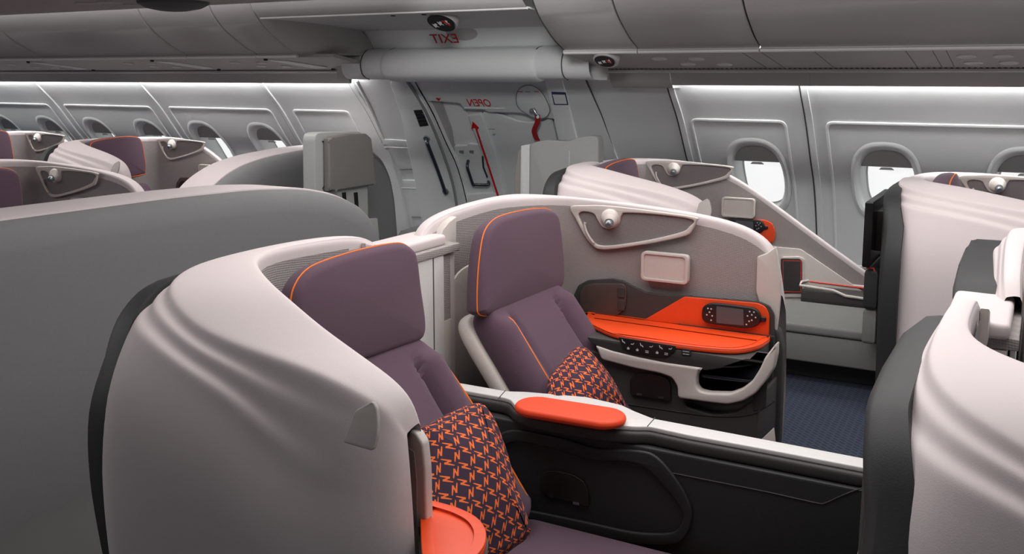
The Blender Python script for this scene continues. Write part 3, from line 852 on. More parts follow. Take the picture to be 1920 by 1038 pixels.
FST += [
 ((-1.70, 3.685, 1.098), (-1.84, 3.80, 1.085), (-.05, 1), (.12, 1, 1)),
 ((-1.50, 3.695, 1.088), (-1.58, 3.80, 1.078), (0, 1), (.09, 1, .8)),
 ((-1.30, 3.70, 1.072), (-1.33, 3.79, 1.066), (0, 1), (.08, 1, .4)),
 ((-1.12, 3.70, 1.050), (-1.12, 3.78, 1.046), (0, 1), (.08, 1, .1)),
 ((-.99, 3.70, 1.018), (-.99, 3.77, 1.014), (0, 1), (.07, 1, 0)),
 ((-.915, 3.70, .965), (-.905, 3.76, .962), (.15, 1), (.06, 1, 0)),
 ((-.88, 3.70, .88), (-.87, 3.745, .88), (.3, 1), (.05, .8, 0)),
 ((-.87, 3.70, .76), (-.86, 3.74, .76), (.4, 1), (.05, .6, 0)),
]
def T(off, P): return [tuple(Vector(p) + Vector(off)) for p in P]
def shell_body(root, ST, off=(0, 0, 0), name='shell_body'):
    rows = [[tuple(p + Vector(off)) for p in r] for r in shell_rows(ST)]
    return loft(name, rows, 'shell_pink', root, sub=2, capends=False, angle=1.2)
def lining(root, ST, off, i0, i1, ztop=-.035, zbot=.35, m='lining_textile', d=.006, sub=1):
    rows = []
    for (ix, iy, iz), (cx, cy_, cz), n, k in ST[i0:i1]:
        I = Vector((ix, iy, iz)); C = Vector((cx, cy_, cz)); inn = I - C; inn.z = 0; inn.normalize()
        p = I + inn * d
        rows.append([tuple(Vector((p.x, p.y, z)) + Vector(off)) for z in (iz + ztop, iz + ztop - .03, .8, .6, zbot)])
    return loft('lining', rows, m, root, sub=sub, angle=1.2, label='grey woven textile lining')
SLABP = [(1.76, 1.075), (1.69, 1.055), (1.61, 1.0), (1.55, .91), (1.497, .785), (1.487, .62), (1.507, .42), (1.54, .2), (1.56, .02)]
def slab_mesh(root, tail, mirror, off, deep=0):
    Q = crom(SLABP, 4, False) + tail
    c = Vector((2.1, .55))
    rows = []
    def sec(xf, ins, zi=0):
        P = inset_poly(Q, ins); row = []
        for (y, z) in P:
            z = max(z, .02)
            if mirror: z = min(z, 1.04)
            x = xf(z)
            row.append(tuple(Vector((x, 5.44 - y if mirror else y, z)) + Vector(off)))
        rows.append(row)
    front = lambda z: -2.02 + .045 * min(1, max(0, (1.06 - z) / .14))
    bk = lambda z: .03 * min(1, max(0, (1.05 - z) / .15))
    sec(front, .03); sec(front, .0); sec(lambda z: -2.04, .0); sec(lambda z: -2.075 + bk(z) - deep, .006); sec(lambda z: -2.09 + bk(z) - deep, .02); sec(lambda z: -2.095 + bk(z) - deep, .045)
    return loft('dark_back', rows, 'shell_dark', root, closed_u=True, capends=True, angle=.9, label='charcoal back of the shell')
def back_slab(root, mirror, off=(0, 0, 0)):
    return slab_mesh(root, [(2.62, .02), (2.62, .95), (2.5, 1.04), (2.2, 1.08), (1.9, 1.085)], mirror, off, .045 if mirror else 0)

def plaque(root, off=(0, 0, 0)):
    fr = FY(1.545, off)
    P = fr.pts([(683, 757), (694, 768), (703, 790), (709, 812), (710, 834), (706, 836), (655, 822), (653, 817), (657, 771)])
    fr2 = Frame((0, 1.49, 0), (1, 0, 0), (0, .0, 1), (0, -1, 0), off)
    P = [(a - .04, b) for a, b in P]
    # follow the shell side: place along the bulged surface
    def mf(a, b, w):
        y = 1.575 - .075 * min(1, max(0, (.93 - b) / .14))
        return Vector((a + .045, y - w, b)) + Vector(off)
    plate('number_plaque', fr, [fillet(P, .006)], .012, 'taupe_plaque', root, bev=.003, mapf=mf, label='small taupe wedge-shaped seat number plaque')

# --- reading-lamp panel shared by every outboard side wall
def lamp_panel(root, off=(0, 0, 0)):
    fr = FY(3.676, off)
    outer = [(1072, 387), (1100, 384), (1145, 385), (1240, 396), (1306, 406), (1307, 415), (1300, 430), (1288, 441), (1240, 452), (1200, 459), (1150, 466), (1125, 466), (1112, 458), (1098, 440), (1082, 410)]
    inner = [(1094, 396), (1087, 402), (1092, 416), (1101, 434), (1113, 450), (1124, 458), (1148, 459), (1200, 452), (1245, 443), (1282, 433), (1294, 424), (1300, 411), (1240, 402), (1178, 398), (1168, 402), (1163, 414), (1155, 424), (1143, 428), (1131, 424), (1123, 412), (1117, 401), (1108, 397)]
    fp = fr.pts(outer); ip = fr.pts(inner)
    tr = plate('lamp_trim', fr, [crom(fp), crom(ip)[::-1]], .016, 'cream_plastic', root, bev=.005, label='cream plastic trim frame')
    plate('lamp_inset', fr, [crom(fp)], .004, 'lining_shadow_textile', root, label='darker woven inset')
    hk = [fr.map(*fr.at(x, y), .02) for x, y in ((1101, 416), (1100, 420), (1103, 432), (1110, 445), (1117, 454))]
    tube('coat_hook', hk, .0055, 'cream_plastic', tr, smooth=True)
    a, b = fr.at(1146, 407)
    c = fr.map(a, b, 0)
    dirn = Vector((.25, -1, -.35)).normalized(); u = dirn.cross(Vector((0, 0, 1))).normalized(); v = u.cross(dirn)
    f2 = Frame(c, u, v, dirn)
    l = disc('reading_lamp', f2, 0, 0, [(.041, .0), (.043, .012), (.041, .022), (.034, .03), (.030, .038), (.022, .05), (.020, .052), (.019, .05), (.001, .049)], 'cream_plastic', root, n=28, label='cream reading lamp')
    disc('lamp_tip', f2, 0, 0, [(.016, .048), (.016, .068), (.013, .076), (.010, .078), (.001, .077)], 'lens', l, n=20, label='dark grey lamp tip')
def headset_box(root, off=(0, 0, 0)):
    fr = FY(3.675, off)
    P = [(1213, 470), (1222, 466), (1290, 471), (1303, 478), (1302, 525), (1294, 533), (1222, 527), (1210, 518)]
    pp = [(-1.415, .905), (-1.215, .905), (-1.215, .785), (-1.415, .785)]
    b = plate('headset_box', fr, [fillet(pp, .02)], .03, 'cream_plastic', root, bev=.007, label='cream rounded storage box lid')
    q = [(-1.403, .895), (-1.227, .895), (-1.227, .796), (-1.403, .796)]
    plate('box_lid', fr, [fillet(pp, .02), fillet(q, .014)[::-1]], .006, 'cream_plastic', b, bev=.0015, w0=.03)

# ---------------- near centre suite (row in front of the camera)
N_LABEL = 'pale pink curved seat shell nearest the camera, left foreground'
shN = thing('seat_shell', N_LABEL, 'seat shell', (-1.7, 2.0, 0), 'pink seat shells in the centre rows')
shell_body(shN, NST)
back_slab(shN, False)
lining(shN, NST, (0, 0, 0), 2, 14, zbot=.35)
plaque(shN)
frn = FX(-1.945)
# cream wedge at the centre end of the back rim
plate('rim_end', FX(-1.95), [[(2.49, 1.07), (2.54, 1.055), (2.585, 1.02), (2.6, .98), (2.49, .98)]], .02, 'cream_plastic', shN, bev=.003, w0=-.004)
# folded cream door edge below the front end of the shell
fe_ = FY(1.70)
P = fe_.pts([(768, 806), (780, 812), (792, 832), (797, 880), (799, 960), (802, 1040), (804, 1100), (735, 1100), (737, 1040), (742, 900), (752, 840)])
plate('front_edge', fe_, [fillet(P, .006)], .03, 'cream_plastic', shN, bev=.006, w0=-.03, label='cream front edge strip')
P = fe_.pts([(764, 838), (777, 846), (782, 900), (783, 990), (742, 990), (746, 880)])
plate('front_recess', fe_, [fillet(P, .004)], .003, 'jump_light', shN, w0=-.001, label='taupe recess')

# ---------------- far centre suite
shF = thing('seat_shell', 'pale pink seat shell beyond the orange console, reading lamp inside, centre of picture', 'seat shell', (-1.45, 3.4, 0), 'pink seat shells in the centre rows')
shell_body(shF, FST)
back_slab(shF, True)
lining(shF, FST, (0, 0, 0), 1, 14, zbot=.30)
lamp_panel(shF); headset_box(shF)
fr = FY(3.692)
P = fr.pts([(1421, 480), (1440, 473), (1456, 461), (1460, 476), (1465, 520), (1465, 560), (1461, 600), (1455, 640), (1447, 640), (1446, 605), (1440, 592), (1427, 572), (1419, 545)])
plate('end_trim', fr, [fillet(P, .006)], .014, 'cream_plastic', shF, bev=.005, label='cream trim at the front end')
# textured outer edge of the shell's front end
fr = FY(3.735)
P = [(-.90, .66), (-.855, .64), (-.835, .56), (-.835, .02), (-.90, .02)]
plate('edge_cover', fr, [fillet(P, .02)], .06, 'charcoal', shF, bev=.012, label='grey perforated edge cover')
# rear centre wedge + corner bits
plate('rim_end', FX(-1.95), [FX(-1.95).pts([(812, 455), (820, 430), (832, 415), (846, 405), (846, 470), (812, 476)])], .03, 'cream_plastic', shF, bev=.004, w0=-.006, label='cream end piece')
frb = FX(-1.925)
P = frb.pts([(835, 560), (850, 520), (870, 500), (900, 490), (940, 500), (940, 760), (835, 740)])
plate('rear_cover', frb, [crom(P)], .01, 'cream_plastic', shF, bev=.003, label='beige cover behind the seat')

# ---------------- bridge between the two centre suites
br_ = thing('centre_bridge', 'pink bridge piece with white sliding divider between the two centre seats', 'seat divider', (-1.98, 2.74, 0))
fx = FX(-1.97)
P = FZ(1.03)
plate('bridge_top', FZ(1.0), [fillet([(-2.05, 2.56), (-1.90, 2.56), (-1.90, 2.93), (-2.05, 2.93)], .02)], .04, 'shell_pink', br_, bev=.012)
plate('bridge_shelf', FZ(.972), [[(-2.03, 2.58), (-1.88, 2.58), (-1.88, 2.985), (-2.03, 2.985)]], .03, 'lining_textile', br_, bev=.004)
fx = FX(-1.90)
P = fx.pts([(770, 480), (826, 467), (828, 720), (828, 900), (770, 900)])
dv = plate('sliding_door', fx, [[(P[0][0], P[0][1]), (P[1][0], P[1][1]), (P[1][0], .35), (P[0][0], .35)]], .014, 'white_plastic', br_, bev=.003, label='white sliding divider panel')
a, z1_ = fx.at(806, 482)
plate('door_groove', fx, [[(a - .003, .4), (a + .003, .4), (a + .003, z1_), (a - .003, z1_)]], .002, 'seam_dark', dv, w0=.013)
P1 = fx.at(829, 465); P2 = fx.at(842, 470); P3 = fx.at(841, 605)
plate('divider_post', fx, [[(P1[0], .72), (P2[0], .72), (P2[0], P1[1] + .005), (P1[0], P1[1] + .005)]], .008, 'lining_textile', br_, w0=-.004)
plate('post_foot', fx, [[(P1[0], .35), (P2[0], .35), (P2[0], .72), (P1[0], .72)]], .008, 'cream_plastic', br_, w0=-.003, bev=.002)
box('bridge_core', -2.03, -1.905, 2.58, 2.985, .02, .97, 'shell_pink', br_, bev=.003)

# ------------------------------------------------------------------ seats
def seat(label, head, orig_off=(0, 0, 0), hx=-1.74, yc=3.25, width=.66, group='purple seats in the centre rows', cy=None):
    """yc = seat centre; built around hx"""
    r = thing('business_seat', label, 'seat', Vector((-1.4, yc, 0)) + Vector(orig_off), group)
    o = Vector(orig_off)
    # headrest, leaning back a little
    tilt = .14
    fr = Frame(Vector((hx, yc, .90)), (0, 1, 0), (-math.sin(tilt), 0, math.cos(tilt)), (math.cos(tilt), 0, math.sin(tilt)), o)
    if head:
        P = fr.pts(head)
    hd = pad('headrest', fr, crom(P, 5), .08, 'purple_fabric', r, e=.026, dome=.012, w0=-.08, back_dome=.0)
    # piping on the seam
    Q = [Vector(p) for p in crom(P, 5)]; c = sum(Q, Vector((0, 0))) / len(Q)
    pp = []
    k = len(Q)
    area = sum(Q[i].x * Q[(i + 1) % k].y - Q[(i + 1) % k].x * Q[i].y for i in range(k))
    sg = 1 if area > 0 else -1
    for i in range(k):
        d = (Q[(i + 1) % k] - Q[i - 1]).normalized(); nn = Vector((d.y, -d.x)) * sg
        q = Q[i] - nn * .0015; pp.append(fr.map(q.x, q.y, -.024))
    tube('piping', pp, .0027, 'orange_piping', hd, n=6, closed=True, label='thin orange piping')
    # backrest, reclined
    B0 = Vector((hx - .01, yc, .79)); B1 = Vector((hx + .36, yc, .30))
    v = (B0 - B1).normalized(); n = Vector((0, 1, 0)).cross(v) * -1
    if n.x < 0: n = -n
    fb_ = Frame(B1, (0, 1, 0), v, n, o)
    Lb = (B0 - B1).length; w = width / 2
    out = [(-w * .93, Lb - .02), (-w * .5, Lb + .01), (w * .5, Lb + .01), (w * .93, Lb - .03), (w, Lb * .6), (w, .1), (w * .96, -.05), (-w * .96, -.05), (-w, .1), (-w, Lb * .6)]
    def bol(a, b, ww):
        if ww < .05: return 0
        s = abs(a) / w
        g = .034 * math.exp(-((s - .80) / .15) ** 2) - .034 * math.exp(-((s - .57) / .04) ** 2)
        return g * min(1, max(0, (Lb - .05 - b) / .05))
    bk = pad('backrest', fb_, crom(out, 8), .11, 'purple_fabric', r, e=.035, dome=.006, w0=-.10, wmod=bol)
    for s in (-1, 1):
        pts = [fb_.map(s * w * (q if s < 0 else q + .16), b, z if s < 0 else z - .022) for q, b, z in ((.72, Lb - .075, .022), (.76, Lb - .12, .040), (.80, Lb * .5, .044), (.80, .1, .044), (.80, .0, .042))]
        tube('piping', pts, .0036, 'orange_piping', bk, n=6, smooth=True, label='thin orange piping')
    sh_ = pad('back_shell', fb_, crom([(a * 1.06, b + .01) for a, b in out], 6), .06, 'cream_plastic', r, e=.02, dome=.0, w0=-.15, label='pale plastic seat back shell')
    # cushion
    yc = cy or yc; w = .27
    fc = Frame((hx + .72, yc, .135), (1, 0, 0), (0, 1, 0), (0, 0, 1), o)
    cu = pad('seat_cushion', fc, fillet([(-.40, -w), (.30, -w), (.30, w), (-.40, w)], .06), .12, 'purple_fabric', r, e=.035, dome=.012, w0=-.05)
    tube('piping', [fc.map(a, b, .035) for a, b in fillet([(-.39, -w + .004), (.301, -w + .001), (.301, w - .001), (-.39, w - .004)], .06)], .003, 'orange_piping', cu, n=6, closed=True, label='thin orange piping')
    box('seat_base', hx + .36, hx + .88, yc - w * .85, yc + w * .85, .0, .09, 'charcoal', r, bev=.02, off=o)
    return r
headF = [(905, 577), (905, 540), (908, 492), (916, 440), (931, 414), (955, 401), (1000, 391), (1035, 390), (1050, 402), (1056, 430), (1061, 480), (1062, 525), (1054, 543), (1030, 553), (970, 575), (930, 590), (915, 592), (907, 587)]
headN = [(556, 590), (557, 560), (564, 534), (582, 508), (612, 490), (680, 468), (750, 454), (775, 460), (788, 480), (796, 540), (804, 600), (802, 628), (790, 642), (745, 658), (690, 677), (640, 690), (575, 650), (558, 620)]
seatF = seat('purple seat with orange piping beside the orange console, centre of picture', headF, hx=-1.72, yc=3.20, width=.62, cy=3.06)
seatN = seat('purple seat with orange piping behind the pink shell, foreground with big headrest', headN, hx=-1.72, yc=2.22, width=.62, cy=2.34)

# ------------------------------------------------------------------ pillows
def pillow(label, O, u, v, outline, t=.13):
    u = Vector(u).normalized(); v = Vector(v); v = (v - u * v.dot(u)).normalized(); n = u.cross(v)
    if n.x < 0: n = -n
    fr = Frame(O, u, v, n)
    o = pad('pillow', fr, outline(fr), t, 'pillow_print', None, e=.045, dome=.035, w0=-t / 2, back_dome=.03)
    return tag(o, label, 'pillow', 'orange patterned pillows')
def pl_outline(px_):
    def f(fr):
        P = fr.pts(px_); return crom(P, 4)
    return f
# plane leaning on the backrest
pillow('large dark purple pillow with orange bolt print on the nearest seat', (-1.335, 2.2, .60), (0.10, 1, 0), (-.62, 0, 1),
       pl_outline([(782, 805), (800, 797), (840, 775), (870, 762), (884, 758), (892, 764), (912, 790), (935, 850), (955, 920), (972, 970), (980, 1002), (977, 1016), (960, 1028), (930, 1050), (890, 1068), (830, 1075), (790, 1060), (775, 1000), (772, 900), (774, 830)]), .12)
pillow('smaller orange printed pillow half hidden behind the orange armrest pad', (-1.43, 3.15, .58), (0.0, 1, 0), (-.62, 0, 1),
       pl_outline([(1036, 702), (1050, 684), (1068, 662), (1078, 652), (1084, 651), (1094, 658), (1112, 678), (1134, 706), (1152, 738), (1166, 768), (1168, 785), (1150, 800), (1100, 812), (1060, 805), (1040, 790), (1034, 765), (1033, 730)]), .085)

# ------------------------------------------------------------------ far console with orange tray
YC = 3.36
con = thing('side_console', 'charcoal side console with bright orange tray, controls and handset', 'console', (-1.25, 3.5, 0), 'orange tray consoles')
fb_ = FY(3.668)
P = fb_.pts([(1075, 600), (1078, 552), (1086, 534), (1104, 524), (1150, 521), (1170, 525), (1190, 536), (1212, 546), (1240, 551), (1285, 553), (1425, 564), (1444, 572), (1453, 588), (1453, 640), (1075, 640)])
plate('back_panel', fb_, [fillet(P, .01)], .012, 'charcoal', con, bev=.003)
P = fb_.pts([(1092, 598), (1090, 548), (1097, 535), (1110, 530), (1172, 530), (1178, 540), (1176, 575), (1160, 590), (1125, 597)])
sd = plate('cubby_door', fb_, [fillet(P, .012)], .008, 'brown_panel', con, bev=.003, w0=.012, label='dark brown cubby door')
for y0 in (536, 560):
    P = fb_.pts([(1162, y0), (1175, y0 + .5), (1175, y0 + 20), (1162, y0 + 19)]); plate('cubby_switch', fb_, [fillet(P, .006)], .004, 'charcoal', sd, bev=.001, w0=.02)
P = fb_.pts([(1286, 554), (1424, 566), (1438, 573), (1445, 588), (1444, 632), (1196, 606)])
ob = plate('orange_backing', fb_, [fillet(P, .012)], .01, 'orange_plastic', con, bev=.003, w0=.012, label='orange backing panel')
fz = FZ(.60)
TR = [(-1.66, 3.66), (-1.60, 3.52), (-1.50, 3.43), (-1.40, 3.375), (-1.25, YC), (-1.10, YC), (-.98, 3.38), (-.92, 3.42), (-.88, 3.50), (-.87, 3.60), (-.88, 3.67)]
top = plate('tray_base', fz, [crom(TR[:-1], 4, False) + [TR[-1]]], .016, 'orange_plastic', con, bev=.005, label='bright orange tray top')
TRs = crom(TR[:-1], 4, False) + [TR[-1]]
plate('tray_rim', fz, [TRs, inset_poly(TRs, .03)[::-1]], .004, 'orange_plastic', top, bev=.003, w0=.0155)
fas = plate('fascia', FZ(.545), [inset_poly(TRs, .003)], .056, 'charcoal', con, bev=.01, label='charcoal fascia under the tray')
ff = FY(YC - .001)
P = [(a_, min(b_, .597)) for a_, b_ in FY(YC).pts([(1100, 618), (1300, 655), (1440, 655), (1436, 662), (1400, 672), (1352, 690), (1325, 694), (1250, 686), (1150, 664), (1128, 655), (1105, 640)])]
plate('fascia_apron', FY(YC), [fillet(P, .008)], .12, 'charcoal', con, bev=.004, w0=-.12)
# control panel and icons
cp = ff.pts([(1160, 631), (1268, 648), (1266, 658), (1252, 668), (1235, 669), (1180, 660), (1168, 652)])
cpl = plate('control_panel', ff, [fillet(cp, .006)], .005, 'remote_black', con, bev=.001, label='black seat control panel with white symbols')
random.seed(3)
for k_, (x_, y_) in enumerate([(1170, 639), (1187, 643), (1204, 646), (1222, 648), (1240, 650), (1258, 652), (1179, 652), (1196, 655), (1214, 658), (1233, 660), (1250, 662)]):
    a, b = ff.at(x_, y_)
    s = .0075
    L_ = [[(-1, .9), (-.6, 1), (-.2, 0), (.5, -.1), (1, -.9), (.6, -1), (.2, -.5), (-.6, -.4)], [(-.9, -.2), (.2, -.2), (.9, .5), (.9, .1), (.3, -.6), (-.9, -.6)], [(-.6, -.6), (.6, -.6), (.7, .3), (.2, .4), (0, 1), (-.2, .4), (-.7, .3)], [(-.9, .4), (.9, .4), (.9, .1), (-.9, .1)]][(k_ % 2) if k_ < 6 else 2 if k_ in (6, 7, 9) else 3]
    plate('symbol', ff, [[(a + p[0] * s, b + p[1] * s) for p in L_]], .0008, 'icon_white', cpl, w0=.005)
    if k_ in (8, 10): plate('symbol', ff, [[(a + p[0] * s, b - .006 + p[1] * s) for p in L_]], .0008, 'icon_white', cpl, w0=.005)
P = ff.pts([(1278, 652), (1296, 655), (1296, 666), (1278, 664)])
bt = plate('call_button', ff, [fillet(P, .003)], .004, 'charcoal_dark', con, bev=.001)
for y_ in (657, 662):
    P = ff.pts([(1281, y_), (1293, y_ + 1.5), (1293, y_ + 2.5), (1281, y_ + 1)]); plate('symbol', ff, [P], .0008, 'icon_white', bt, w0=.004)
# white swoosh band with the open niche
ft = FY(YC + .01)
P = ft.pts([(1118, 645), (1150, 656), (1200, 668), (1250, 678), (1322, 688), (1312, 694), (1307, 704), (1307, 722), (1313, 731), (1330, 735), (1370, 736), (1392, 728), (1412, 712), (1426, 690), (1436, 668), (1458, 640), (1458, 662), (1452, 690), (1438, 712), (1418, 736), (1394, 750), (1366, 756), (1330, 752), (1273, 744), (1272, 722), (1262, 706), (1240, 698), (1190, 688), (1130, 672)])
plate('white_band', ft, [fillet(P, .012)], .045, 'cream_plastic', con, bev=.008, w0=-.03, label='pale curved trim band')
fl = FY(YC + .03)
LP = [(-1.85, .56), (-1.55, .54), (-1.40, .515), (-1.20, .50), (-1.14, .46), (-1.13, .37), (-1.02, .355), (-.93, .38), (-.85, .46), (-.85, .02), (-1.85, .02)]
plate('lower_body', fl, [fillet(LP, .02)], .33, 'charcoal', con, w0=-.33, bev=.008, label='charcoal lower body')
plate('niche_back', FY(YC + .29), [[(-1.25, .62), (-.86, .62), (-.86, .3), (-1.25, .3)]], .02, 'charcoal_dark', con)
# tray table stowed under the top
plate('stowed_table', FZ(.505), [fillet([(-1.08, 3.40), (-.88, 3.42), (-.88, 3.62), (-1.08, 3.62)], .02)], .014, 'steel_dark', con, bev=.004, w0=-.015, label='stowed metal table edge')
# arm-rest locker
P = fl.pts([(1184, 738), (1183, 712), (1189, 702), (1205, 697), (1232, 699), (1252, 707), (1259, 718), (1260, 750), (1235, 747)])
lk = plate('locker_door', fl, [fillet(P, .01)], .012, 'brown_black', con, bev=.003, w0=.002, label='black arched locker door')
for x_, y_ in ((1202, 736), (1242, 742)):
    P = fl.pts([(x_ - 5, y_ - 2), (x_ + 5, y_ - 1), (x_ + 5, y_ + 3), (x_ - 5, y_ + 2)]); plate('catch', fl, [P], .004, 'metal', lk, w0=.014)
s1 = [fl.map(*fl.at(x, y), .001) for x, y in ((1162, 755), (1230, 765), (1320, 778), (1380, 780), (1420, 772), (1455, 750))]
tube('body_seam', s1, .0022, 'charcoal_dark', con, smooth=True)
P = fl.pts([(1412, 770), (1412, 725), (1432, 705), (1440, 700), (1436, 765)])
plate('side_pocket', fl, [fillet(P, .01)], .004, 'charcoal_dark', con, bev=.001)
P = fl.pts([(1418, 832), (1452, 800), (1456, 835), (1450, 850), (1418, 850)])
plate('foot_cover', fl, [P], .01, 'cream_plastic', con, bev=.003, label='cream foot cover')
# handset clipped to the orange backing
hs = thing('handset', 'black remote handset with grey screen clipped to the orange panel', 'remote', fb_.map(*fb_.at(1372, 590), .022), 'black remote handsets')
def handset(root, off=(0, 0, 0)):
    fr_ = FY(3.644, off)
    P = fr_.pts([(1318, 588), (1320, 575), (1330, 568), (1350, 567), (1400, 573), (1418, 577), (1427, 588), (1428, 600), (1420, 609), (1408, 613), (1390, 613), (1340, 606), (1325, 602), (1319, 596)])
    b = plate('handset_body', fr_, [crom(P, 3)], .018, 'remote_black', root, bev=.005, w0=.0)
    P = fr_.pts([(1346, 572), (1396, 578), (1397, 608), (1346, 603)])
    plate('handset_screen', fr_, [fillet(P, .003)], .001, 'remote_screen', b, w0=.018, label='grey screen')
    for x_, y_ in ((1330, 576), (1336, 577), (1333, 583), (1328, 588), (1338, 590), (1336, 598), (1408, 582), (1416, 583), (1404, 590), (1412, 588), (1412, 598), (1407, 600), (1402, 606), (1419, 593)):
        P = fr_.pts([(x_ - 1.3, y_ - 1.3), (x_ + 1.3, y_ - 1.1), (x_ + 1.3, y_ + 1.3), (x_ - 1.3, y_ + 1.1)])
        plate('key', fr_, [P], .001, 'icon_white', b, w0=.018)
    P = fr_.pts([(1427, 592), (1437, 594), (1437, 602), (1427, 603)]); plate('clip', fr_, [fillet(P, .004)], .012, 'remote_black', b, bev=.003)
handset(hs)

# near console (mirror side), only its orange tray end shows
c2 = thing('side_console', 'orange tray end of the nearest console behind the pink shell, bottom edge', 'console', (-1.2, 1.95, 0), 'orange tray consoles')
fz2 = FZ(.60)
P2 = fz2.pts([(788, 952), (805, 953), (835, 960), (865, 970), (893, 985), (908, 1003), (912, 1022), (905, 1045), (880, 1070), (840, 1085), (800, 1085), (792, 1060), (788, 1000)])
P2 = crom(P2, 4)
tp = plate('tray_base', fz2, [P2], .016, 'orange_plastic', c2, bev=.005, label='bright orange tray top')
plate('tray_rim', fz2, [P2, inset_poly(P2, .024)[::-1]], .007, 'orange_plastic', tp, bev=.003, w0=.0155)
plate('fascia', FZ(.06), [inset_poly(P2, .006)], .54, 'charcoal', c2, bev=.01, label='charcoal fascia under the tray')

# ------------------------------------------------------------------ centre divider with armrest
dvd = thing('centre_divider', 'black leather divider with pale top rail between the two centre seats', 'divider', (-1.15, 2.7, 0))
fz = FZ(.53)
far_ = [(860, 725), (950, 741), (985, 742), (1100, 752), (1165, 767), (1190, 779), (1225, 793), (1420, 830), (1690, 882)]
near_ = [(1690, 900), (1420, 848), (1290, 824), (1218, 808), (1190, 808), (1120, 802), (1040, 788), (990, 778), (966, 768), (957, 757), (945, 753), (905, 746), (862, 738)]
top_ = fz.pts(far_ + near_)
def cum(P): return fillet(P, .012)
rl = plate('top_rail', fz, [cum(top_)], .016, 'white_plastic', dvd, bev=.004, label='pale grey top rail')
bd = [(x, y + .018) for x, y in fz.pts(far_)] + [(x, y - .013) for x, y in fz.pts(near_)]
cap = plate('divider_cap', FZ(.49), [fillet(bd, .02)], .04, 'charcoal', dvd, bev=.012, w0=.0)
for p in ((942, 748), (1222, 800)):
    a, b = fz.at(*p)
    q0, q1 = fz.at(p[0] + 6, p[1] - 8), fz.at(p[0] - 8, p[1] + 8)
    tube('rail_joint', [(q0[0], q0[1], .5465), (q1[0], q1[1], .5465)], .0015, 'seam_dark', rl)
AP = []
for q in range(40):
    t = 2 * PI * q / 40
    AP.append((-1.258 + .110 * (1 if math.cos(t) > 0 else -1) + .075 * math.cos(t) + .0, 2.645 + .075 * math.sin(t)))
AP = [((x + 1.258), (y - 2.645)) for x, y in AP]
pa_ = Frame((-1.258, 2.642, .546), (1, .06, 0), (-.06, 1, 0), (0, 0, 1))
arm = pad('armrest_pad', pa_, AP, .028, 'orange_pad', dvd, e=.012, dome=.002, label='bright orange armrest pad')
YD = 2.655
fd = FY(YD)
plate('divider_body', fd, [[(-1.98, .49), (-.29, .49), (-.29, .02), (-1.98, .02)]], .09, 'black_leather', dvd, w0=-.09, bev=.01, label='black leather side')
outer = fd.pts([(925, 830), (940, 811), (975, 804), (1060, 820), (1120, 838), (1200, 842), (1235, 855), (1270, 895), (1293, 935), (1300, 965), (1290, 1000), (1265, 1018), (1200, 1018), (1100, 1005), (1000, 990), (940, 985), (915, 930)])
inner = fd.pts([(940, 850), (952, 832), (980, 827), (1050, 842), (1110, 860), (1180, 864), (1215, 877), (1250, 912), (1275, 945), (1283, 965), (1275, 985), (1255, 996), (1190, 994), (1100, 975), (1000, 955), (950, 950), (935, 910)])
plate('padded_frame', fd, [crom(outer, 4), crom(inner, 4)[::-1]], .014, 'black_leather', dvd, bev=.0065, label='raised padded contour')
sm = [fd.map(*fd.at(x, y), .001) for x, y in ((1255, 885), (1330, 900), (1440, 922), (1530, 942), (1548, 942), (1575, 930), (1600, 920), (1618, 914))]
tube('stitch_line', sm, .0022, 'charcoal', dvd, smooth=True)
P = fd.pts([(1017, 922), (1016, 890), (1024, 881), (1045, 880), (1075, 887), (1096, 900), (1105, 918), (1106, 950), (1060, 937)])
lt = plate('locker_door', fd, [fillet(P, .01)], .008, 'brown_black', dvd, bev=.003, w0=.001, label='brown black arched flap')
for x_, y_ in ((1035, 926), (1083, 940)):
    P = fd.pts([(x_ - 6, y_ - 3), (x_ + 6, y_ - 1), (x_ + 6, y_ + 4), (x_ - 6, y_ + 2)]); plate('catch', fd, [P], .003, 'metal', lt, w0=.009)

# ------------------------------------------------------------------ next centre row (right edge) and left centre row
dup(shN, (1.848, 0, 0), 'pale pink seat shell with creased top and dark back, right foreground corner')
sf2 = dup(shF, (1.93, 0, 0), 'pale pink seat shell with dark back at right edge, behind the right foreground shell')
dup(br_, (1.86, 0, -.02), 'pink bridge piece between the two shells at the right edge')
SL = -3.59
dup(shF, (SL, .0, .0), 'pale pink seat shell with reading lamp behind the long grey partition, left edge')
dup(seatF, (SL, 0, 0), 'purple seat with orange piping cut by the left edge, behind the long grey partition')

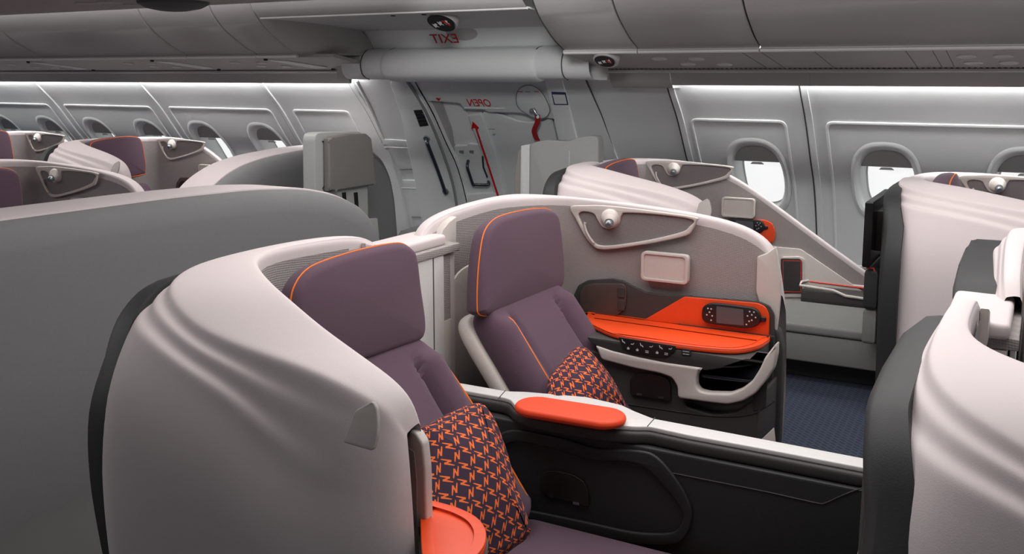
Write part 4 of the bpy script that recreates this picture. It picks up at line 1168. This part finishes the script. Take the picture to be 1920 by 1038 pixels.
# ------------------------------------------------------------------ window-side suites
# W shell: the near side of N's form plus an outboard wall descending forward
OW = Vector((-.38, 3.24, -.015))
GW = 'pink seat shells along the windows'
def window_suite(label, seatlabel):
    r = thing('seat_shell', label, 'seat shell', (-1.9, 5.2, 0), GW)
    WST = [
     ((-2.335, 5.30, 1.097), (-2.43, 5.26, 1.099), (-1, -.05), (.03, 1, .2)),
     ((-2.31, 5.16, 1.10), (-2.435, 5.10, 1.097), (-.9, -.45), (.04, 1, .5)),
     ((-2.26, 5.02, 1.107), (-2.41, 4.99, 1.092), (-.55, -.85), (.12, 1, .9)),
     ((-2.18, 4.94, 1.108), (-2.35, 4.88, 1.085), (-.2, -1), (.19, 1, 1)),
     ((-2.07, 4.89, 1.098), (-2.23, 4.79, 1.075), (-.05, -1), (.14, 1, 1)),
     ((-1.92, 4.86, 1.072), (-2.02, 4.75, 1.048), (0, -1), (.11, 1, 1)),
     ((-1.76, 4.85, 1.045), (-1.82, 4.745, 1.024), (0, -1), (.10, 1.3, .8)),
     ((-1.61, 4.85, 1.004), (-1.64, 4.755, .99), (0, -1), (.10, 1.6, .4)),
     ((-1.53, 4.85, .962), (-1.545, 4.78, .952), (.1, -1), (.10, 1.6, .1)),
     ((-1.495, 4.85, .905), (-1.50, 4.80, .898), (.25, -1), (.09, 1.4, 0)),
     ((-1.485, 4.85, .82), (-1.488, 4.81, .815), (.3, -1), (.08, 1.2, 0)),
    ]
    rows = shell_rows(WST)
    loft('shell_body', rows, 'shell_pink', r, sub=2, angle=1.2)
    # back wall from corner to window side + outboard wall rim
    BST = []
    yb = 2.06 + OW.y
    for (x, y, z), (cx, cy_, cz), n_, k in (
        ((-2.33, yb, 1.095), (-2.43, yb - .04, 1.098), (-1, 0), (.03, 1, .2)),
        ((-2.33, yb + .2, 1.09), (-2.42, yb + .2, 1.092), (-1, 0), (.03, 1, 0)),
        ((-2.29, yb + .36, 1.09), (-2.38, yb + .42, 1.09), (-1, .5), (.03, 1, 0)),
        ((-2.20, yb + .43, 1.09), (-2.24, yb + .50, 1.09), (-.3, 1), (.03, 1, 0)),
        ((-2.00, yb + .44, 1.09), (-2.00, yb + .50, 1.09), (0, 1), (.03, 1, 0)),
        ((-1.80, yb + .44, 1.065), (-1.80, yb + .49, 1.06), (0, 1), (.03, 1, 0)),
        ((-1.62, yb + .44, 1.00), (-1.62, yb + .48, .995), (0, 1), (.02, 1, 0)),
        ((-1.40, yb + .44, .86), (-1.40, yb + .48, .855), (0, 1), (.02, .6, 0)),
        ((-1.10, yb + .44, .655), (-1.10, yb + .48, .65), (0, 1), (.02, .3, 0)),
        ((-.72, yb + .44, .41), (-.72, yb + .48, .405), (0, 1), (.02, .1, 0)),
    ):
        BST.append(((x, y, z), (cx, cy_, cz), n_, k))
    rows = []
    for (ix, iy, iz), (cx, cy_, cz), n_, k in BST:
        I = Vector((ix, iy, iz)); C = Vector((cx, cy_, cz)); n = Vector((n_[0], n_[1], 0)).normalized()
        rows.append([Vector((ix, iy, .05)), I + Vector((0, 0, -.05)), I + Vector((0, 0, -.01)), I.lerp(C, .1), I.lerp(C, .5) + Vector((0, 0, .006)), I.lerp(C, .9), C + n * .006 + Vector((0, 0, -.012)), C + n * .01 + Vector((0, 0, -.06)), Vector((cx, cy_, .05)) + n * .01])
    loft('side_wall', rows, 'shell_pink', r, sub=2, angle=1.2, label='window-side wall sloping down to the front')
    rr = []
    for (ix, iy, iz), (cx, cy_, cz), n_, k in BST:
        I = Vector((ix, iy, iz)); C = Vector((cx, cy_, cz)); inn = (I - C); inn.z = 0; inn.normalize(); p = I + inn * .006
        rr.append([(p.x, p.y, z * 1.0) for z in (iz - .03, iz - .05, iz - .2, max(.3, iz - .5) if iz > .9 else iz - .25, min(.3, iz - .3) if iz > .7 else iz - .3)])
    loft('lining', rr, 'lining_textile', r, sub=1, angle=1.2, label='grey woven textile lining')
    slab_mesh(r, [(2.5, .02), (2.5, .95), (2.42, 1.05), (2.2, 1.08), (1.9, 1.085)], False, (OW.x, OW.y - .07, 0))
    o = Vector((-.45, yb + .44 - 3.694, .012))
    lamp_panel(r, o); headset_box(r, Vector((-.28, o.y, -.02)))
    # plaque
    plaque(r, (-.28, OW.y - .07, .06))
    return r
w1 = window_suite('pink window-side seat shell beyond the centre seats, below the first bright window', None)
YB = 2.06 + OW.y + .44       # outboard wall inner plane
# window-side interior: storage, tray pocket, bench
def window_console(label, off=(0, 0, 0)):
    r = thing('side_console', label, 'console', Vector((-1.3, 5.6, 0)) + Vector(off), 'window-side consoles')
    f = FY(YB - .008, off)
    bp_ = f.pts([(1345, 385), (1375, 405), (1450, 455), (1500, 462), (1545, 480), (1625, 530), (1648, 548), (1648, 600), (1345, 600)])
    plate('beige_liner', f, [fillet([(-1.75, .70), (-1.52, .62), (-1.36, .60), (-1.22, .60), (-.72, .30), (-.72, .06), (-1.75, .06)], .02)], .01, 'taupe_vinyl' if False else 'cream_plastic', r, bev=.003, w0=.001, label='beige liner panel')
    P = f.pts([(1380, 408), (1436, 411), (1450, 418), (1455, 432), (1453, 452), (1380, 470)])
    plate('orange_backing', f, [fillet(P, .012)], .012, 'orange_plastic', r, bev=.003, w0=.012, label='orange backing panel')
    P = f.pts([(1466, 480), (1500, 479), (1510, 484), (1510, 556), (1466, 556)])
    fr_ = plate('niche_rim', f, [fillet(P, .012)], .014, 'cream_plastic', r, bev=.004, w0=.011)
    P = f.pts([(1466, 483), (1501, 483), (1506, 488), (1506, 548), (1466, 548)])
    plate('niche_door', f, [fillet(P, .008)], .004, 'charcoal', fr_, bev=.001, w0=.025)
    P = f.pts([(1470, 486), (1505, 487), (1504, 546), (1470, 545)]); Q = f.pts([(1471, 487.2), (1503.6, 488), (1502.6, 544.8), (1471, 543.8)])
    plate('red_outline', f, [P, Q[::-1]], .001, 'red_line', fr_, w0=.029, label='thin red outline')
    # tray pocket
    P = f.pts([(1504, 556), (1506, 549), (1520, 545), (1650, 556), (1650, 572), (1620, 571), (1585, 570), (1575, 562), (1565, 558), (1508, 556)])
    box('pocket_body', -1.18, -.70, YB - .14, YB - .01, .30, .385, 'charcoal', r, bev=.008, off=off)
    pts_ = [f.map(a, b, w) for a, b, w in ((-1.20, .415, .02), (-.74, .40, .02), (-.70, .40, .02))]
    tube('pocket_rim', [Vector(p) + Vector(off) for p in ((-.70, YB - .01, .405), (-1.16, YB - .01, .415), (-1.20, YB - .05, .41), (-1.19, YB - .13, .405), (-1.0, YB - .15, .40), (-.93, YB - .15, .375), (-.70, YB - .15, .365))], .008, 'cream_plastic', r, smooth=False)
    tube('red_edge', [Vector(p) + Vector(off) for p in ((-1.16, YB - .022, .41), (-.70, YB - .022, .40))], .004, 'red_line', r, label='thin red edge')
    return r
wc1 = window_console('beige and charcoal window-side console with red outlined niche')
P_ = FY(YB - .03).at(1398, 423); Q_ = FY(3.644).at(1372, 590)
ho = Vector((P_[0] - Q_[0], YB - .03 - 3.644, P_[1] - Q_[1]))
hw = thing('handset', 'black remote handset on the small orange panel of the window-side console', 'remote', Vector((P_[0], YB - .03, P_[1])), 'black remote handsets')
handset(hw, ho)
def bench(label, off=(0, 0, 0)):
    r = thing('ottoman', label, 'ottoman', Vector((-.9, 5.2, 0)) + Vector(off), 'grey ottomans')
    o = Vector(off)
    fr_ = Frame((-.91, 5.31, .16), (1, 0, 0), (0, 1, 0), (0, 0, 1), o)
    pad('bench_cushion', fr_, fillet([(-.33, -.27), (.33, -.27), (.33, .27), (-.33, .27)], .02), .05, 'bench_grey', r, e=.012, dome=.004, w0=.11)
    box('bench_body', -1.24, -.58, 5.05, 5.58, .115, .268, 'bench_grey', r, bev=.012, off=o)
    box('bench_base', -1.2, -.60, 5.17, 5.56, .0, .115, 'charcoal_dark', r, bev=.005, off=o)
    return r
bench('grey padded ottoman across the aisle in front of the window seat')

# W seat (only headrest shows)
def wseat(label, head, base, off=(0, 0, 0)):
    r = thing('business_seat', label, 'seat', Vector((-2.1, 5.35, 0)) + Vector(off), 'purple seats along the windows')
    o = Vector(off)
    fr = Frame((-2.17, 5.29, .95), (0, 1, 0), (-.14, 0, .99), (.99, 0, .14), o)
    P = [(-.24, -.16), (-.27, .0), (-.26, .10), (-.21, .155), (0, .175), (.2, .17), (.26, .12), (.27, 0), (.26, -.13), (.2, -.17), (-.18, -.18)]
    hd = pad('headrest', fr, crom(P, 4), .10, 'purple_fabric', r, e=.028, dome=.012, w0=-.1)
    Q = inset_poly(crom(P, 4), .01)
    tube('piping', [fr.map(a, b, -.008) for a, b in Q], .0035, 'orange_piping', hd, n=6, closed=True, label='thin orange piping')
    B0 = Vector((-2.17, 5.3, .78)); B1 = Vector((-1.9, 5.3, .3)); v = (B0 - B1).normalized(); n = Vector((0, 1, 0)).cross(v)
    if n.x < 0: n = -n
    fb2 = Frame(B1, (0, 1, 0), v, n, o)
    pad('backrest', fb2, fillet([(-.26, -.03), (.26, -.03), (.26, .50), (-.26, .50)], .08), .1, 'purple_fabric', r, e=.03, dome=.01, w0=-.1)
    fc = Frame((-1.72, 5.38, .3), (1, 0, 0), (0, 1, 0), (0, 0, 1), o)
    pad('seat_cushion', fc, fillet([(-.24, -.28), (.22, -.28), (.22, .26), (-.24, .26)], .06), .1, 'purple_fabric', r, e=.03, dome=.01)
    box('seat_base', -1.93, -1.52, 5.15, 5.62, .0, .30, 'charcoal', r, bev=.02, off=o)
    return r
ws1 = wseat('purple headrest inside the pink shell below the first bright window', None, None)

# the same suites further along
w2 = dup(w1, (1.81, 0, 0), 'pink window-side seat shell with charcoal back, right side before the second bright window', GW)
dup(ws1, (1.81, 0, 0), 'purple headrest peeping from the shell at the right edge')
lw1 = dup(w1, (-4.45, 0, 0), 'pink window-side seat shell right behind the far grey partition, left background', GW)
dup(ws1, (-4.45, 0, 0), 'purple headrest in the left background beside the far grey partition')
lw2 = dup(w1, (-6.24, 0, 0), 'pink window-side seat shell cut by the left edge, left background', GW)
dup(ws1, (-6.24, 0, 0), 'purple headrest at the left edge below the windows, left background')

# cubby opening seen in the far left suite
for off, lab in (((-4.45, 0, 0), 'dark cubby console inside the left background shell'),):
    f = FY(YB - .008, Vector(off))
    r = thing('side_console', lab, 'console', Vector((-1.75, YB - .02, 0)) + Vector(off), 'window-side consoles')
    plate('cubby', f, [fillet([(-1.99, .02), (-1.99, .70), (-1.94, .76), (-1.70, .77), (-1.62, .73), (-1.50, .66), (-1.30, .62), (-1.30, .02)], .02)], .03, 'brown_panel', r, bev=.004, w0=.002, label='dark brown cubby')
    plate('cubby_door', f, [fillet([(-1.95, .5), (-1.95, .70), (-1.92, .735), (-1.72, .735), (-1.68, .70), (-1.68, .5)], .02)], .006, 'brown_black', r, bev=.002, w0=.032)

# monitor on the dark back of the right window-side shell
XM = -2.105 + OW.x + 1.81
mon = thing('seat_monitor', 'black monitor edge-on against the charcoal back of the right window-side shell', 'monitor', (XM - .05, 5.1, .8))
box('monitor_body', XM - .055, XM - .018, 4.80, 5.40, .70, 1.02, 'screen_black', mon, bev=.008)
box('monitor_mount', XM - .02, XM + .01, 4.95, 5.25, .76, .96, 'brown_black', mon, bev=.003)
pk = thing('seat_pocket', 'charcoal pocket with red piping below the edge-on black monitor', 'seat pocket', (XM - .03, 5.1, .3))
box('pocket_body', XM - .05, XM + .01, 4.86, 5.5, .48, .68, 'shell_dark', pk, bev=.02)
tube('pocket_piping', [(XM - .045, 4.87, .685), (XM - .01, 4.87, .687), (XM + .003, 4.865, .65)], .004, 'red_line', pk, label='thin red piping')
box('pocket_base', XM - .05, XM + .01, 4.88, 5.5, .30, .48, 'bench_grey', pk, bev=.02)

# ------------------------------------------------------------------ grey partitions
def partition(label, X, P, m, loc):
    r = thing('partition', label, 'partition', loc, 'grey curved partitions')
    ym = (max(p[0] for p in P) + min(p[0] for p in P)) / 2; hw_ = (max(p[0] for p in P) - min(p[0] for p in P)) / 2; zt = max(p[1] for p in P)
    def rows(sec):
        out = []
        for x, ins in sec:
            out.append([(X + x, ym + (y - ym) * (1 - ins / hw_), .0 if z < .05 else z - ins * z / zt) for y, z in P])
        last = out[-1]; cy_ = sum(p[1] for p in last) / len(last); cz_ = .45
        for k in (.8, .55, .3, .02): out.append([(p[0], cy_ + (p[1] - cy_) * k, cz_ + (p[2] - cz_) * k) for p in last])
        return out
    loft('rim', rows([(-.30, .05), (-.295, .015), (-.26, .0), (-.02, .0), (-.008, .004), (-.006, .012)]), 'shell_pink', r, closed_u=True, capends=True, label='pale pink rim', angle=.9)
    loft('panel', rows([(-.02, .012), (.0, .009), (.03, .014), (.055, .035), (.072, .068), (.080, .10), (.082, .115)]), m, r, closed_u=True, capends=True, angle=1.0)
    return r
P = [(.9, .02), (.9, .95), (1.0, 1.05), (1.2, 1.095), (2.0, 1.12), (2.8, 1.115), (3.3, 1.10), (3.62, 1.07), (3.88, 1.01), (4.06, .93), (4.17, .82), (4.22, .7), (4.24, .5), (4.25, .02)]
Pc = fillet(P, .12, 5)
partition('long grey centre partition with pink rim filling the left side', -3.20, Pc, 'partition_grey', (-3.3, 2.6, 0))
pt1 = bpy.data.objects['partition']
box('foot_plinth', -3.2, -2.66, .95, 4.2, .002, .03, 'partition_dark', pt1, bev=.008)
P = [(4.12, .02), (4.14, .6), (4.25, .80), (4.42, .95), (4.62, 1.03), (4.85, 1.07), (5.2, 1.095), (5.5, 1.10), (5.85, 1.095), (6.0, 1.06), (6.14, .98), (6.24, .84), (6.30, .6), (6.33, .3), (6.35, .02)]
pw_ = partition('far grey partition with pink rim beside the attendant seat', -4.62, fillet(P, .12, 5), 'partition_grey', (-4.7, 5.3, 0))
fx4 = FX(-4.60)
Pd = [(4.95, .02), (4.97, .72), (5.08, .90), (5.25, 1.0), (5.45, 1.05), (5.85, 1.06), (5.98, 1.03), (6.10, .96), (6.20, .82), (6.26, .6), (6.28, .02)]
plate('shaded_face', fx4, [fillet(Pd, .08, 5)], .05, 'partition_dark', pw_, bev=.02, w0=.0, label='grey face toned darker for shade')  # partition face again in a darker grey, its shade put into the colour

# attendant seat
XJ = -4.0
fj = FX(XJ)
js = thing('attendant_seat', 'folded attendant seat with taupe headrest cushion left of the exit door', 'seat', (XJ, 5.0, 0))
P = fj.pts([(590, 262), (592, 252), (600, 248), (650, 247), (676, 247), (686, 258), (690, 300), (693, 345), (690, 350), (692, 470), (592, 470)])
P = [p if p[1] > .5 else (p[0], .02) for p in P]
plate('seat_frame', Frame((XJ - .10, 0, 0), (0, 1, 0), (0, 0, 1), (1, 0, 0)), [fillet(P, .015)], .10, 'jump_light', js, bev=.008, w0=0)
P = fj.pts([(604, 262), (610, 256), (645, 250), (676, 250), (685, 258), (689, 290), (693, 345), (617, 357), (605, 355)])
pad('headrest_cushion', fj, crom(fillet(P, .015, 3), 2), .05, 'taupe_vinyl', js, e=.012, dome=.006, w0=.005, label='taupe headrest cushion')
for x_ in (663, 641):
    P = fj.pts([(x_, 361), (x_ + 7, 360), (x_ + 9, 388), (x_ + 2, 385)]); plate('belt_slot', fj, [P], .003, 'slot_black', js, w0=.0)
plate('lower_panel', FX(XJ + .05), [FX(XJ + .05).pts([(680, 410), (708, 409), (711, 440), (711, 520), (680, 520)])], .02, 'jump_light', js, bev=.003, w0=-.02)
# bulkhead seat pair seen side-on
bk = thing('attendant_seat', 'grey double attendant seat back standing right of the exit door', 'seat', (-2.7, 5.3, 0))
fy = FY(5.3)
P = fy.pts([(993, 272), (1000, 267), (1025, 262), (1050, 264), (1068, 264), (1082, 258), (1105, 254), (1119, 256), (1122, 265), (1122, 420), (991, 420)])
P = [p if p[1] > .75 else (p[0], .02) for p in P]
plate('seat_back', fy, [fillet(P, .02)], .08, 'bulk_grey', bk, bev=.01, w0=-.08)
P = fy.pts([(977, 273), (993, 270), (991, 420), (973, 420)]); P = [p if p[1] > .75 else (p[0], .02) for p in P]
plate('seat_frame', fy, [fillet(P, .006)], .09, 'jump_light', bk, bev=.005, w0=-.085, label='pale grey edge frame')
P = fy.pts([(968, 285), (977, 276), (974, 420), (960, 420), (961, 330)]); P = [p if p[1] > .75 else (p[0], .02) for p in P]
plate('cushion', fy, [fillet(P, .01)], .07, 'taupe_vinyl', bk, bev=.01, w0=-.09, label='taupe cushion edge')
a, b = fy.at(1067, 300)
plate('back_seam', fy, [[(a, .5), (a + .003, .5), (a + .003, 1.16), (a, 1.16)]], .001, 'jump_light', bk)

# ------------------------------------------------------------------ lights
def area(name, loc, sx, sy, power, rot=(0, 0, 0), color=(1, .97, .955)):
    l = bpy.data.lights.new(name, 'AREA'); l.shape = 'RECTANGLE'; l.size = sx; l.size_y = sy; l.energy = power; l.color = color
    o = bpy.data.objects.new(name, l); COL.objects.link(o); o.location = loc; o.rotation_euler = rot
    return o
area('aisle_light', (-5, 4.15, 2.38), 13, .6, 110)
area('cabin_light', (-.9, 2.5, 2.39), 2.8, 2.0, 50)
area('aisle_light', (-8.2, .75, 2.38), 8.6, .9, 110)  # unseen, placed to brighten the left rows and spare the near shell
area('wash_fill', (-4, -.9, 1.9), 12, .5, 15, rot=(PI / 2 + .15, 0, 0))  # unseen fill added by the near wall to lift bins and walls
sl = bpy.data.lights.new('door_fill_spot', 'SPOT'); sl.energy = 230; sl.spot_size = .62; sl.spot_blend = .9; sl.shadow_soft_size = .25  # unseen spot added to brighten the exit door
so = bpy.data.objects.new('door_fill_spot', sl); COL.objects.link(so); so.location = (-1.3, 2.0, 2.3)
so.rotation_euler = (Vector((-3.5, 6.1, 1.25)) - so.location).to_track_quat('-Z', 'Y').to_euler()

w = bpy.data.worlds.new('sky'); S.world = w; w.use_nodes = True
w.node_tree.nodes['Background'].inputs[0].default_value = (1, 1, 1, 1)
w.node_tree.nodes['Background'].inputs[1].default_value = .92

S.view_settings.view_transform = 'Standard'; S.view_settings.look = 'None'
S.view_settings.gamma = 1; S.view_settings.exposure = 0.1; S.view_settings.use_curve_mapping = False
